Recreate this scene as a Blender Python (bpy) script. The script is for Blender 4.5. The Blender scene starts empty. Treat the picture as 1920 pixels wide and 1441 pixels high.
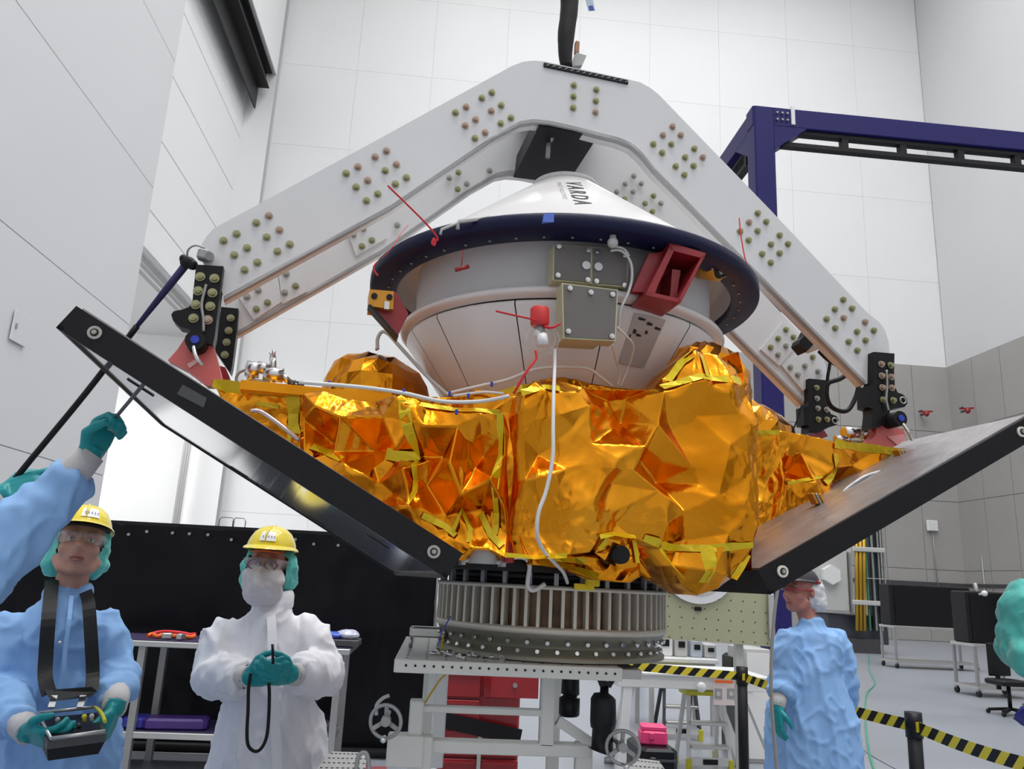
import bpy, math, random
from mathutils import Vector, Matrix, noise
from mathutils.geometry import delaunay_2d_cdt
random.seed(7)
SC = bpy.context.scene
COL = SC.collection
# ---------------------------------------------------------------- camera
FPX, CX, CY = 1478.0, 960.0, 720.5
ROLL, PITCH, YAW, EYE = math.radians(2.84), math.radians(13.9), math.radians(-4.6), 1.65
FWD = Vector((math.sin(-YAW)*math.cos(PITCH), math.cos(-YAW)*math.cos(PITCH), math.sin(PITCH)))
_r0 = FWD.cross(Vector((0,0,1))).normalized(); _u0 = _r0.cross(FWD)
UPV = math.cos(ROLL)*_u0 - math.sin(ROLL)*_r0
RGT = math.cos(ROLL)*_r0 + math.sin(ROLL)*_u0
cam = bpy.data.cameras.new('camera'); co = bpy.data.objects.new('camera', cam); COL.objects.link(co)
cam.sensor_width = 36.0; cam.lens = FPX/1920*36.0; cam.clip_start = .05; cam.clip_end = 200
M = Matrix((RGT, UPV, -FWD)).transposed().to_4x4(); M.translation = Vector((0,0,EYE)); co.matrix_world = M
cam.dof.use_dof = False
SC.camera = co
# ---------------------------------------------------------------- light and exposure
SC.view_settings.view_transform = 'Standard'; SC.view_settings.look = 'None'
SC.view_settings.gamma = 1; SC.view_settings.use_curve_mapping = False
SC.view_settings.exposure = 0.0
W = bpy.data.worlds.new('world'); SC.world = W; W.use_nodes = True
W.node_tree.nodes['Background'].inputs[0].default_value = (.9,.94,1,1); W.node_tree.nodes['Background'].inputs[1].default_value = .3
SC.cycles.max_bounces = 10; SC.cycles.diffuse_bounces = 6; SC.cycles.glossy_bounces = 5
SC.cycles.sample_clamp_indirect = 3; SC.cycles.blur_glossy = 1.0; SC.cycles.use_denoising = True
def area(name, loc, size, sizey, power, col=(1,1,1), target=None):
    l = bpy.data.lights.new(name, 'AREA'); l.shape = 'RECTANGLE'; l.size = size; l.size_y = sizey; l.energy = power; l.color = col
    o = bpy.data.objects.new(name, l); COL.objects.link(o); o.location = loc
    if target is not None:
        o.rotation_euler = (Vector(target)-Vector(loc)).to_track_quat('-Z','Y').to_euler()
    return o
LP = 770
for i,(x,y,k) in enumerate([(-3,-9,1.3),(6,-9,1.3),(15,-9,1.3),(-3,0,1.2),(6,0,1.2),(15,0,1.2),(-2,10,1),(7,10,1),(16,10,1),(0,23,1.15),(8,23,1.15),(16,23,1.1)]):
    area('ceiling_light', (x,y,35.7), 3.2, 3.2, LP*k).data.spread = math.radians(150)
area('lock_light', (-16, 23, 10.4), 9, 13, 2600)

# ---------------------------------------------------------------- helpers
def ray(px, py):
    return (FWD*FPX + RGT*(px-CX) - UPV*(py-CY))
def wy(px, py, y): d = ray(px,py); return Vector((0,0,EYE)) + d*(y/d.y)
def wz(px, py, z): d = ray(px,py); return Vector((0,0,EYE)) + d*((z-EYE)/d.z)
def wx(px, py, x): d = ray(px,py); return Vector((0,0,EYE)) + d*(x/d.x)
CR = Vector((.352, 2.478, 0)); UU = Vector((.9896,.144,0)).normalized(); VV = Vector((-.144,.9896,0)).normalized()
def cp(u, v, z): return CR + UU*u + VV*v + Vector((0,0,z))          # point of the spacecraft frame
def cv(px, py, v):                                                 # picture point on the craft plane v
    d = ray(px,py); t = (v + CR.dot(VV) - 0)/(d.dot(VV)); return Vector((0,0,EYE)) + d*t
def rdt(px, py, D):                                                # picture point at ground distance D
    d = ray(px,py); return Vector((0,0,EYE)) + d*(D/math.hypot(d.x,d.y))

def mat(name, col, rough=.5, metal=0.0, bump=0, bscale=30, var=0, vscale=4, coat=0, alpha=1, emit=None, trans=0, spec=.5, bdist=.01, sheen=0):
    m = bpy.data.materials.new(name); m.use_nodes = True; nt = m.node_tree; b = nt.nodes['Principled BSDF']
    b.inputs['Base Color'].default_value = (*col,1); b.inputs['Roughness'].default_value = rough; b.inputs['Metallic'].default_value = metal
    b.inputs['Coat Weight'].default_value = coat; b.inputs['Alpha'].default_value = alpha; b.inputs['Transmission Weight'].default_value = trans
    b.inputs['Specular IOR Level'].default_value = spec
    if sheen: b.inputs['Sheen Weight'].default_value = sheen
    tc = nt.nodes.new('ShaderNodeTexCoord')
    if var:
        n = nt.nodes.new('ShaderNodeTexNoise'); n.inputs['Scale'].default_value = vscale; n.inputs['Detail'].default_value = 4
        nt.links.new(tc.outputs['Object'], n.inputs['Vector'])
        r = nt.nodes.new('ShaderNodeMapRange'); r.inputs[1].default_value=.3; r.inputs[2].default_value=.7; r.inputs[3].default_value = 1-var; r.inputs[4].default_value = 1+var
        mx = nt.nodes.new('ShaderNodeVectorMath'); mx.operation='SCALE'; mx.inputs[0].default_value = col
        nt.links.new(n.outputs['Fac'], r.inputs[0]); nt.links.new(r.outputs[0], mx.inputs['Scale']); nt.links.new(mx.outputs[0], b.inputs['Base Color'])
    if bump:
        n = nt.nodes.new('ShaderNodeTexNoise'); n.inputs['Scale'].default_value = bscale; n.inputs['Detail'].default_value = 3
        nt.links.new(tc.outputs['Object'], n.inputs['Vector'])
        bp = nt.nodes.new('ShaderNodeBump'); bp.inputs['Strength'].default_value = bump; bp.inputs['Distance'].default_value = bdist
        nt.links.new(n.outputs['Fac'], bp.inputs['Height']); nt.links.new(bp.outputs[0], b.inputs['Normal'])
    if emit: b.inputs['Emission Color'].default_value = (*emit[0],1); b.inputs['Emission Strength'].default_value = emit[1]
    return m

def rotz(a): return Matrix.Rotation(a,3,'Z')
class MB:
    """collects shapes; build() links them as one mesh object"""
    def __init__(s): s.v=[]; s.f=[]; s.sm=[]
    def add(s, vs, fs, smooth=False):
        o = len(s.v); s.v += [Vector(v) for v in vs]; s.f += [[i+o for i in f] for f in fs]; s.sm += [smooth]*len(fs); return s
    def hexa(s, p):   # 8 points: bottom 4, top 4
        return s.add(p, [(3,2,1,0),(4,5,6,7),(0,1,5,4),(1,2,6,5),(2,3,7,6),(3,0,4,7)])
    def box(s, c, d, R=None, bevel=0):
        c = Vector(c); x,y,z = d[0]/2,d[1]/2,d[2]/2
        if bevel:
            b = min(bevel, x*.9, y*.9, z*.9); vs=[]; fs=[]
            def ring(zz, ins):
                xx,yy = x-ins,y-ins; k=b
                return [(-xx+k,-yy,zz),(xx-k,-yy,zz),(xx,-yy+k,zz),(xx,yy-k,zz),(xx-k,yy,zz),(-xx+k,yy,zz),(-xx,yy-k,zz),(-xx,-yy+k,zz)]
            for zz,ins in ((-z,b*.6),(-z+b*.6,0),(z-b*.6,0),(z,b*.6)): vs += ring(zz,ins)
            for k in range(3):
                for i in range(8): fs.append((k*8+i,k*8+(i+1)%8,(k+1)*8+(i+1)%8,(k+1)*8+i))
            fs.append(tuple(range(7,-1,-1))); fs.append(tuple(range(24,32)))
            return s.add([c+(R@Vector(v) if R else Vector(v)) for v in vs], fs)
        P = [(-x,-y,-z),(x,-y,-z),(x,y,-z),(-x,y,-z),(-x,-y,z),(x,-y,z),(x,y,z),(-x,y,z)]
        return s.hexa([c+(R@Vector(v) if R else Vector(v)) for v in P])
    def prism(s, pts, off):
        pts = [Vector(p) for p in pts]; off = Vector(off); n=len(pts)
        return s.add(pts+[p+off for p in pts], [tuple(range(n))[::-1], tuple(range(n,2*n))]+[(i,(i+1)%n,(i+1)%n+n,i+n) for i in range(n)])
    def beam(s, a, b, w, h, up=(0,0,1)):
        a=Vector(a); b=Vector(b); d=(b-a).normalized(); up=Vector(up)
        if abs(d.dot(up))>.98: up=Vector((0,1,0))
        x=d.cross(up).normalized(); y=x.cross(d)
        q=[(-1,-1),(1,-1),(1,1),(-1,1)]
        return s.hexa([a+x*i*w/2+y*j*h/2 for i,j in q]+[b+x*i*w/2+y*j*h/2 for i,j in q])
    def tube(s, pts, r, n=8, closed=False, cap=True, smooth=True, flat=1, up=None):
        pts=[Vector(p) for p in pts]; m=len(pts); rr = r if isinstance(r,(list,tuple)) else [r]*m
        vs=[]; fs=[]; px=None
        for i,p in enumerate(pts):
            d = (pts[(i+1)%m]-pts[i-1]) if closed else (pts[min(i+1,m-1)]-pts[max(i-1,0)])
            d = d.normalized() if d.length>1e-9 else Vector((0,0,1))
            if px is None:
                a = Vector(up) if up else (Vector((0,0,1)) if abs(d.z)<.9 else Vector((0,1,0)))
                px = (a-d*a.dot(d)).normalized()
            else: px = (px-d*px.dot(d)).normalized()
            py = d.cross(px)
            for k in range(n):
                t=2*math.pi*k/n; vs.append(p+(px*math.cos(t)*flat+py*math.sin(t))*rr[i])
        for i in range(m if closed else m-1):
            j=(i+1)%m
            for k in range(n): fs.append((i*n+k,i*n+(k+1)%n,j*n+(k+1)%n,j*n+k))
        s.add(vs,fs,smooth)
        if cap and not closed:
            o=len(s.v)-len(vs); s.f += [[o+k for k in range(n)][::-1],[o+(m-1)*n+k for k in range(n)]]; s.sm += [False,False]
        return s
    def cyl(s, a, b, r, n=16, r2=None): return s.tube([a,b],[r, r if r2 is None else r2],n)
    def lathe(s, prof, c=(0,0,0), n=48, a0=0, a1=2*math.pi, smooth=True, M3=None):
        c=Vector(c); full=abs(a1-a0-2*math.pi)<1e-6; m=n if full else n+1; vs=[]; fs=[]
        for r,z in prof:
            for k in range(m):
                t=a0+(a1-a0)*k/n; v=Vector((r*math.cos(t),r*math.sin(t),z)); vs.append(c+(M3@v if M3 else v))
        for i in range(len(prof)-1):
            for k in range(n if full else n):
                k2=(k+1)%m if full else k+1
                fs.append((i*m+k,i*m+k2,(i+1)*m+k2,(i+1)*m+k))
        return s.add(vs,fs,smooth)
    def ball(s, c, r, n=12, sc=(1,1,1), R=None):
        c=Vector(c); vs=[]; fs=[]; h=n//2
        for i in range(h+1):
            p=math.pi*i/h
            for k in range(n):
                t=2*math.pi*k/n; v=Vector((math.sin(p)*math.cos(t)*sc[0],math.sin(p)*math.sin(t)*sc[1],-math.cos(p)*sc[2]))*r
                vs.append(c+(R@v if R else v))
        for i in range(h):
            for k in range(n): fs.append((i*n+k,i*n+(k+1)%n,(i+1)*n+(k+1)%n,(i+1)*n+k))
        return s.add(vs,fs,True)
    def mesh(s, name, m, origin=Vector((0,0,0))):
        me=bpy.data.meshes.new(name); me.from_pydata([v-origin for v in s.v],[],s.f); me.validate()
        if len(me.polygons)==len(s.sm): me.polygons.foreach_set('use_smooth', s.sm)
        me.materials.append(m); me.update(); return me
    def build(s, name, m, parent=None, local=False, origin=None):
        """world-coordinate shapes; the object's origin is its parent's, or its own base"""
        if origin is None:
            if local: origin=Vector((0,0,0))
            elif parent is not None: origin=wloc(parent)
            else:
                xs=[v.x for v in s.v]; ys=[v.y for v in s.v]; zs=[v.z for v in s.v]
                origin=Vector(((min(xs)+max(xs))/2,(min(ys)+max(ys))/2,min(zs)))
        o=bpy.data.objects.new(name, s.mesh(name,m,origin)); COL.objects.link(o)
        if parent is not None:
            o.parent=parent
            if not local: o.location = origin-wloc(parent)
        elif not local: o.location=origin
        return o
def wloc(o):
    p=Vector((0,0,0))
    while o is not None: p = p+o.location; o=o.parent
    return p
def empty(name, loc): 
    o=bpy.data.objects.new(name,None); COL.objects.link(o); o.location=loc; o.empty_display_size=.1; return o
def tag(o, label, cat, group=None):
    o['label']=label; o['category']=cat
    if group: o['group']=group
    return o
def thing(name, loc, label, cat, group=None): return tag(empty(name,loc),label,cat,group)
def struct(o): o['kind']='structure'; return o
def inst(src, name, parent, loc, rot=None, scale=None, material=None):
    """another object sharing the mesh data of src"""
    o=bpy.data.objects.new(name, src.data if hasattr(src,'data') else src); COL.objects.link(o); o.parent=parent
    o.location=Vector(loc)-(wloc(parent) if parent else Vector((0,0,0)))
    if rot is not None: o.rotation_euler=rot
    if scale is not None: o.scale=scale
    return o
def copy_tree(o, parent=None):
    c=o.copy(); COL.objects.link(c); c.parent=parent
    for ch in [x for x in o.children]: copy_tree(ch,c)
    return c
def smoothpath(pts, n=6):
    """Catmull-Rom through pts"""
    P=[Vector(p) for p in pts]; out=[]
    for i in range(len(P)-1):
        a=P[max(i-1,0)]; b=P[i]; c=P[i+1]; d=P[min(i+2,len(P)-1)]
        for k in range(n):
            t=k/n; out.append(.5*((2*b)+(c-a)*t+(2*a-5*b+4*c-d)*t*t+(3*b-a-3*c+d)*t**3))
    out.append(P[-1]); return out
def remesh(o, voxel, smooth=4, fac=.5):
    md=o.modifiers.new('r','REMESH'); md.mode='VOXEL'; md.voxel_size=voxel; md.use_smooth_shade=True
    if smooth: s=o.modifiers.new('s','SMOOTH'); s.iterations=smooth; s.factor=fac
    dg=bpy.context.evaluated_depsgraph_get(); dg.update()
    me=bpy.data.meshes.new_from_object(o.evaluated_get(dg)); me.name=o.data.name
    o.modifiers.clear(); old=o.data; o.data=me
    if not me.materials: me.materials.append(old.materials[0])
    return o
def displace(o, fn):
    me=o.data
    co=[v.co.copy() for v in me.vertices]; no=[v.normal.copy() for v in me.vertices]; out=[]
    for c,n in zip(co,no): out.extend(c+fn(c,n))
    me.vertices.foreach_set('co',out)
    me.update()
# ---------------------------------------------------------------- materials
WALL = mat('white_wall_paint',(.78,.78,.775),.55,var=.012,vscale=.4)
SEAM = mat('wall_joint',(.46,.46,.46),.8)
SEAMB = mat('pale_wall_joint',(.70,.70,.70),.8)
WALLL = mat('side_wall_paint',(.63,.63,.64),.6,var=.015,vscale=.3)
DOORP = mat('door_panel_paint',(.80,.80,.80),.5)
GREYP = mat('grey_wall_panel',(.36,.35,.335),.45,var=.03,vscale=.8)
GSEAM = mat('pale_panel_joint',(.48,.47,.45),.6)
FLOOR = mat('floor_epoxy',(.28,.30,.34),.33,var=.03,vscale=.7)
CEIL = mat('ceiling_paint',(.75,.75,.75),.7)
STEELK = mat('dark_steel',(.012,.012,.013),.45,spec=.3)
BLACK = mat('matte_black',(.007,.007,.008),.5,spec=.3)
BLACKS = mat('satin_black',(.006,.006,.008),.38,spec=.28)
WPNT = mat('white_sling_paint',(.70,.70,.705),.42,var=.02,vscale=3)
BLUEB = mat('navy_gantry_paint',(.016,.014,.115),.42,spec=.25)
ZINC = mat('yellow_zinc',(.36,.355,.20),.38,.7)
ZINCR = mat('pink_zinc',(.46,.34,.27),.38,.6)
WASH = mat('grey_washer',(.42,.42,.38),.4,.7)
GOLDF = None
CHROME = mat('polished_steel',(.72,.72,.72),.22,1)
ALU = mat('brushed_aluminium',(.55,.55,.53),.38,.9)
GREYM = mat('grey_metal',(.35,.35,.35),.45,.6)
RED = mat('red_anodised',(.30,.014,.020),.35,coat=.2)
PINKR = mat('faded_red_anodised',(.62,.13,.12),.4,coat=.15)
REDL = mat('red_ribbon',(.70,.03,.04),.6)
CAPW = mat('capsule_white',(.74,.72,.71),.32,var=.012,vscale=4,coat=.15)
CAPG = mat('capsule_pale_grey',(.66,.65,.65),.5)
NAVY = mat('navy_ring',(.006,.009,.040),.45,spec=.22)
PLGREY = mat('warm_grey_plate',(.165,.150,.140),.55)
CHEM = mat('chromate_yellow_green',(.55,.55,.36),.45,.35)
WHITEC = mat('white_cable',(.70,.70,.68),.45)
CLEAR = mat('clear_plastic',(.9,.9,.9),.12,trans=.85,alpha=.30)
BLUEP = mat('blue_plastic',(.02,.05,.45),.4)
TAPEY = mat('yellow_tape',(.75,.55,.01),.32,.35,bump=.25,bscale=40)
GOLDK = mat('amber_anodised',(.62,.28,.03),.35,.4)
LGREY = mat('pale_grey_paint',(.50,.50,.48),.45)
WHT = mat('white_enamel',(.74,.74,.73),.4)
TEAL = mat('teal_nitrile',(.0,.26,.28),.42,bump=.2,bscale=60,bdist=.002)
CAPT = mat('teal_bouffant',(.08,.50,.44),.75,bump=.5,bscale=45,bdist=.006,sheen=.3)
GOWNB = mat('blue_gown_fabric',(.25,.45,.77),.75,bump=.35,bscale=9,bdist=.012,var=.04,vscale=6)
GOWNW = mat('white_coverall_fabric',(.76,.76,.80),.75,bump=.35,bscale=9,bdist=.010,var=.02,vscale=6)
SKIN = mat('skin',(.46,.24,.18),.5,var=.04,vscale=12)
SKINR = mat('ruddy_skin',(.42,.17,.13),.5,var=.05,vscale=12)
LIP = mat('lips',(.36,.12,.11),.5)
HATY = mat('yellow_helmet',(.82,.66,.03),.28,coat=.5)
TEXW = mat('white_print',(.8,.8,.8),.5)
INK = mat('black_print',(.015,.015,.02),.5)
REDT = mat('red_cabinet',(.34,.008,.014),.32,coat=.3)
PINK = mat('pink_case',(.80,.05,.20),.45)
YEL = mat('yellow_plastic',(.62,.58,.03),.45)
ORNG = mat('orange_strap',(.75,.13,.02),.6)
OLIVE = mat('pale_olive_plate',(.42,.42,.27),.5,.15)
DKGREY= mat('dark_grey',(.06,.06,.065),.5)
PURP = mat('dark_purple_mat',(.035,.025,.08),.5)
SILV = mat('silver_film',(.33,.315,.32),.40,.6,bump=.55,bscale=7,bdist=.03)
UNDER = mat('mirror_panel_underside',(.66,.67,.70),.09,.72)
# ================================================================ the hall
XL, XR, YB, YF, ZT = -8.855, 22.61, 33.0, -13.0, 36.0
YO0, YO1, ZH, XD = 21.56, 32.5, 23.45, -10.05       # door opening in the left wall
fl=MB(); fl.box((2,10,-.1),(50,50,.2)); struct(fl.build('floor',FLOOR))
ce=MB(); ce.box((6.9,10,ZT+.1),(33,47,.2)); struct(ce.build('ceiling',CEIL))
def slab_panels(parent, mats, cells, gap=.012, t=.03, name='wall_panel'):
    """cells: (corner, along, up, normal) each a separate raised panel; equal sizes share a mesh"""
    cache={}
    for c,a,u,nrm in cells:
        c,a,u,nrm=map(Vector,(c,a,u,nrm)); key=(round(a.x,2),round(a.y,2),round(u.z,2),round(nrm.x),round(nrm.y))
        if key not in cache:
            m=MB(); A=a.normalized()*gap; B=u.normalized()*gap; n=nrm*t; e=.006
            base=[A+B,a-A+B,a-A+u-B,A+u-B]; k=.004
            A2,B2=A*1.3,B*1.3
            top=[A2+B2+n,a-A2+B2+n,a-A2+u-B2+n,A2+u-B2+n]
            m.hexa(base+top); cache[key]=m.mesh(name,mats)
        o=bpy.data.objects.new(name,cache[key]); COL.objects.link(o); o.parent=parent; o.location=c-wloc(parent)
ZS=[0,3.78,7.92,12.06,16.2,20.34,24.5,28.7,32.8,36.0]
wl=MB(); wl.box((XL-.25,(YF+YO0)/2,18),(.4,YO0-YF,36)); wl.box((XL-.25,(YO0+YO1)/2,(ZH+36)/2),(.4,YO1-YO0,36-ZH)); wl.box((XL-.6,(YO1+33.2)/2,18),(1.1,33.2-YO1,36))
WLO=struct(wl.build('wall_left',SEAM))
cells=[((XL-.05,YF,ZS[i]),(0,YO0-YF,0),(0,0,ZS[i+1]-ZS[i]),(1,0,0)) for i in range(9)]
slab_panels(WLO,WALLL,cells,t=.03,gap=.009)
slab_panels(WLO,WALL,[((XL-.05,YO0,ZH),(0,YO1-YO0,0),(0,0,36-ZH),(1,0,0))],t=.05,gap=.002,name='header_panel')
slab_panels(WLO,WALL,[((XD-.1,YO1,0),(XL-XD+.1,0,0),(0,0,ZH),(0,-1,0))],t=.03,gap=.002,name='reveal_panel')
# back wall: white panels above the grey ones
wb=MB(); wb.box(((XL+XR)/2,YB+.25,18),(XR-XL+1,.4,36)); WBO=struct(wb.build('wall_back',SEAMB))
cells=[]; xs=[XL+i*(XR-XL)/9 for i in range(10)]
for i in range(9):
    for j in range(9):
        if ZS[j]<12 and i>=6: continue
        cells.append(((xs[i],YB+.05,ZS[j]),(xs[i+1]-xs[i],0,0),(0,0,ZS[j+1]-ZS[j]),(0,-1,0)))
slab_panels(WBO,WALL,cells,gap=.004,t=.02)
GW=1.748; gz=[0,2.95,5.9,9.0,12.06]
gb=MB(); gb.box(((xs[6]+XR)/2,YB+.03,6.03),(XR-xs[6],.06,12.06)); gbo=gb.build('panel_backing',GSEAM,WBO)
cells=[((xs[6]+i*GW,YB,gz[j]),(GW,0,0),(0,0,gz[j+1]-gz[j]),(0,-1,0)) for i in range(6) for j in range(4)]
slab_panels(WBO,GREYP,cells,gap=.014,t=.04,name='grey_panel')
wr=MB(); wr.box((XR+.25,(YF+YB)/2,18),(.4,YB-YF,36)); WRO=struct(wr.build('wall_right',SEAMB))
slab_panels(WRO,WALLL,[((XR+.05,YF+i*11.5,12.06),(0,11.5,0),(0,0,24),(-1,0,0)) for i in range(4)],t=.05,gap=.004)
gb=MB(); gb.box((XR+.03,(YF+YB)/2,6.03),(.06,YB-YF,12.06)); gb.build('panel_backing',GSEAM,WRO)
cells=[((XR,YB-(i+1)*GW,gz[j]),(0,GW,0),(0,0,gz[j+1]-gz[j]),(-1,0,0)) for i in range(10) for j in range(4)]
slab_panels(WRO,GREYP,cells,gap=.014,t=.04,name='grey_panel')
cells=[((XR,YF,gz[j]),(0,YB-10*GW-YF,0),(0,0,gz[j+1]-gz[j]),(-1,0,0)) for j in range(4)]
slab_panels(WRO,GREYP,cells,gap=.014,t=.04,name='grey_panel')
wf=MB(); wf.box(((XL+XR)/2,YF-.2,18),(XR-XL+1,.4,36)); struct(wf.build('wall_front',WALL))
# conduit and rail along the grey wall
tr=MB(); tr.box((14.5,YB-.07,2.35),(16,.06,.14)); tr.box((XR-.07,24,2.35),(.06,18,.14)); struct(tr.build('trim_1',DKGREY))
tr=MB()
for px in (1612,1626,1846): 
    p=wy(px,1100,YB-.06) if px<1775 else wx(px,1100,XR-.06)
    tr.cyl((p.x,p.y,0),(p.x,p.y,3.6),.03,8)
struct(tr.build('trim_2',GREYM))
# door 1: stacked leaf over the lock opening
ZD=11.15
dr=MB(); dr.box((XD-.15,(YO0-.8+YO1)/2,(ZD+ZH+.6)/2),(.2,YO1-YO0+.8,ZH-ZD+.6)); DRO=struct(dr.build('door_1',SEAM))
zz=[ZD,12.68,15.15,17.6,20.12,ZH+.3]
slab_panels(DRO,DOORP,[((XD-.05,YO0-.8,zz[i]),(0,YO1-YO0+.8,0),(0,0,zz[i+1]-zz[i]),(1,0,0)) for i in range(5)],t=.05,gap=.022,name='door_panel')
m=MB()
for z in (10.55,10.8,11.02): m.box((XD+.02,(YO0+YO1)/2,z),(.10,YO1-YO0,.07))
m.build('bottom_rail',GREYM,DRO)
m=MB()
for y in (31.2,31.5,31.8): m.box((XD+.0,y,5.2),(.08,.05,10.4))
m.build('guide_rail',GREYM,DRO)
# black crane rail in the recess under the header
m=MB(); xa=XL-.45
m.box((xa-.25,(YO0+YO1)/2,ZH-1.35),(.06,YO1-YO0-.4,1.1)); m.box((xa,(YO0+YO1)/2,ZH-.8),(.5,YO1-YO0-.4,.07)); m.box((xa,(YO0+YO1)/2,ZH-.45),(.10,YO1-YO0-.4,.7)); m.box((xa,(YO0+YO1)/2,ZH-.05),(.6,YO1-YO0-.4,.07))
tag(m.build('door_rail',STEELK),'black steel rail beam under the header of the tall door opening','rail')
# bright airlock behind the opening
m=MB(); m.box((-24.1,27,5.6),(.2,16,11.4)); m.box((-17,34.1,5.6),(14.4,.2,11.4)); m.box((-17,20,5.6),(14.4,.2,11.4)); m.box((-17,27,11.3),(14.4,16,.2)); m.box((-17,27,-.05),(14.4,16,.1))
struct(m.build('wall_airlock',DOORP))
# hatch and boxes on the walls
p=wx(38,616,XL+.02); m=MB(); m.box(p,(.03,.62,.62),bevel=.01); h=tag(m.build('access_hatch',WALLL),'small square painted hatch on the left wall above the raised arms','hatch')
m=MB(); m.box(p+Vector((.025,-.2,0)),(.03,.05,.1)); m.build('latch',GREYM,h)
p=wy(1748,985,YB-.16); t=thing('junction_box',p,'small white box on the grey panelled wall with a cable below','wall box')
m=MB(); m.box(p,(.5,.14,.46),bevel=.04); m.build('box_cover',WHT,t)
m=MB(); m.tube([p+Vector((0,0,-.2)),p+Vector((0,0,-1.4)),p+Vector((.05,0,-2.6))],.02,6); m.build('conduit',GREYM,t)
for px,py,lab in ((1735,772,'small red valve handle on the grey wall, left of the pair'),(1812,766,'small red valve handle on the grey wall, right of the pair')):
    p=wy(px,py,YB-.5) if px<1775 else wx(px,py,XR-.5); t=thing('wall_valve',p,lab,'valve','red valves on the grey wall')
    m=MB(); m.beam(p+Vector((-.3,0,-.02)),p+Vector((.34,0,.05)),.05,.07); m.build('lever',RED,t)
    m=MB(); m.ball(p+Vector((.05,0,-.08)),.12,10); m.cyl(p+Vector((.05,0,-.2)),p+Vector((.05,0,.05)),.06,10); m.build('valve_body',RED,t)
    m=MB(); m.cyl(p+Vector((-.3,0,0)),p+Vector((-.15,0,.06)),.04,8); m.box(p+Vector((.05,.22,-.05)),(.08,.4,.08)); m.build('pipe_stub',DKGREY,t)

# ================================================================ navy gantry
GY=9.0; pc=wy(1410,195,GY); GZ=pc.z; GX=pc.x+.02
G=thing('blue_gantry',(GX+.15,GY,0),'navy blue steel gantry frame standing behind the white lifting frame','gantry')
def ibeam(m,a,b,w,h):
    a=Vector(a);b=Vector(b); m.beam(a+Vector((0,0,h/2-.015)),b+Vector((0,0,h/2-.015)),w,.03); m.beam(a-Vector((0,0,h/2-.015)),b-Vector((0,0,h/2-.015)),w,.03); m.beam(a,b,.03,h-.06)
m=MB(); m.box((GX+.15,GY+.15,GZ/2),(.28,.28,GZ-.0),bevel=.02); m.build('post',BLUEB,G)
m=MB(); m.box((GX+.15,GY+.15,.012),(.6,.6,.024)); m.build('base_plate',BLUEB,G)
m=MB(); m.box((GX+3.1,GY+.15,GZ-.13),(6.2,.24,.28),bevel=.015); m.build('beam',BLUEB,G)
m=MB(); m.box((GX+.15,GY+3.6,GZ-.13),(.24,6.6,.28),bevel=.015); m.build('beam',BLUEB,G)
m=MB(); m.box((GX+6.1,GY+.15,GZ/2),(.28,.28,GZ-.0),bevel=.02); m.build('post',BLUEB,G)
m=MB(); m.box((GX+.15,GY+6.8,GZ/2),(.28,.28,GZ-.0),bevel=.02); m.build('post',BLUEB,G)
m=MB(); m.prism([(GX+.28,GY+.03,GZ-.27),(GX+.75,GY+.03,GZ-.27),(GX+.28,GY+.03,GZ-.62)],(0,.2,0)); m.build('gusset',BLUEB,G)
m=MB(); m.prism([(GX+.03,GY+.28,GZ-.27),(GX+.03,GY+.75,GZ-.27),(GX+.03,GY+.28,GZ-.62)],(.2,0,0)); m.build('gusset',BLUEB,G)
m=MB(); m.box((GX+.55,GY+.02,GZ-.10),(.05,.02,.27)); m.build('splice_plate',WHT,G)
for k in range(3):
    for j in range(2):
        m=MB(); m.cyl((GX+.33+k*.07,GY+.03,GZ-.08-j*.1),(GX+.33+k*.07,GY+.0,GZ-.08-j*.1),.015,6); m.build('bolt',GREYM,G)
def tray(a,b,off,lab):
    a=Vector(a);b=Vector(b); d=(b-a); L=d.length; T=thing('cable_tray',a,lab,'cable tray','black trays under the gantry beams')
    m=MB(); m.beam(a,b,.10,.05); m.build('upper_rail',BLACK,T)
    m=MB(); m.beam(a-Vector((0,0,.19)),b-Vector((0,0,.19)),.10,.06); m.build('lower_rail',BLACK,T)
    n=int(L/.82); base=None
    for i in range(n+1):
        q=a+d*(.05+i*.82)/L
        if base is None: m=MB(); m.box(q-Vector((0,0,.1)),(.09,.09,.2)); base=m.build('spacer',BLACK,T)
        else: inst(base,'spacer',T,wloc(base)+(q-(a+d*.05/L)))
    return T
tray((GX+.42,GY+.12,GZ-.31),(GX+6.0,GY+.12,GZ-.31),0,'black ladder cable tray under the front gantry beam')
tray((GX+.15,GY+.55,GZ-.36),(GX+.15,GY+6.6,GZ-.36),0,'black ladder cable tray under the gantry beam running to the back')

# ================================================================ black curtain enclosure
CT=thing('black_curtain_screen',(-2.5,8,0),'long black plastic curtain screen behind the two hard-hatted men','screen')
def curtain(a,b,z0,z1,seed,nm):
    a=Vector(a);b=Vector(b); d=b-a; n=Vector((d.y,-d.x,0)).normalized(); nx=int(d.length/.05); nz=24; m=MB(); vs=[];fs=[]
    for j in range(nz+1):
        for i in range(nx+1):
            p=a+d*i/nx; z=z0+(z1-z0)*j/nz; w=noise.noise(Vector((i*.05*1.3+seed,j/nz*1.2,seed)))*.09*(1-(j/nz)**3)+.02*noise.noise(Vector((i*.3,j*.25,seed)))
            vs.append(p+n*(w)+Vector((0,0,z)))
    for j in range(nz):
        for i in range(nx): q=j*(nx+1)+i; fs.append((q,q+1,q+nx+2,q+nx+1))
    m.add(vs,fs,True); return m.build(nm,CURT,CT)
CURT=mat('black_plastic_sheet',(.006,.006,.008),.24,bump=.25,bscale=3,bdist=.03)
CURT.node_tree.nodes['Principled BSDF'].inputs['Specular IOR Level'].default_value=.14
xe=wy(818,1090,8).x
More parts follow.
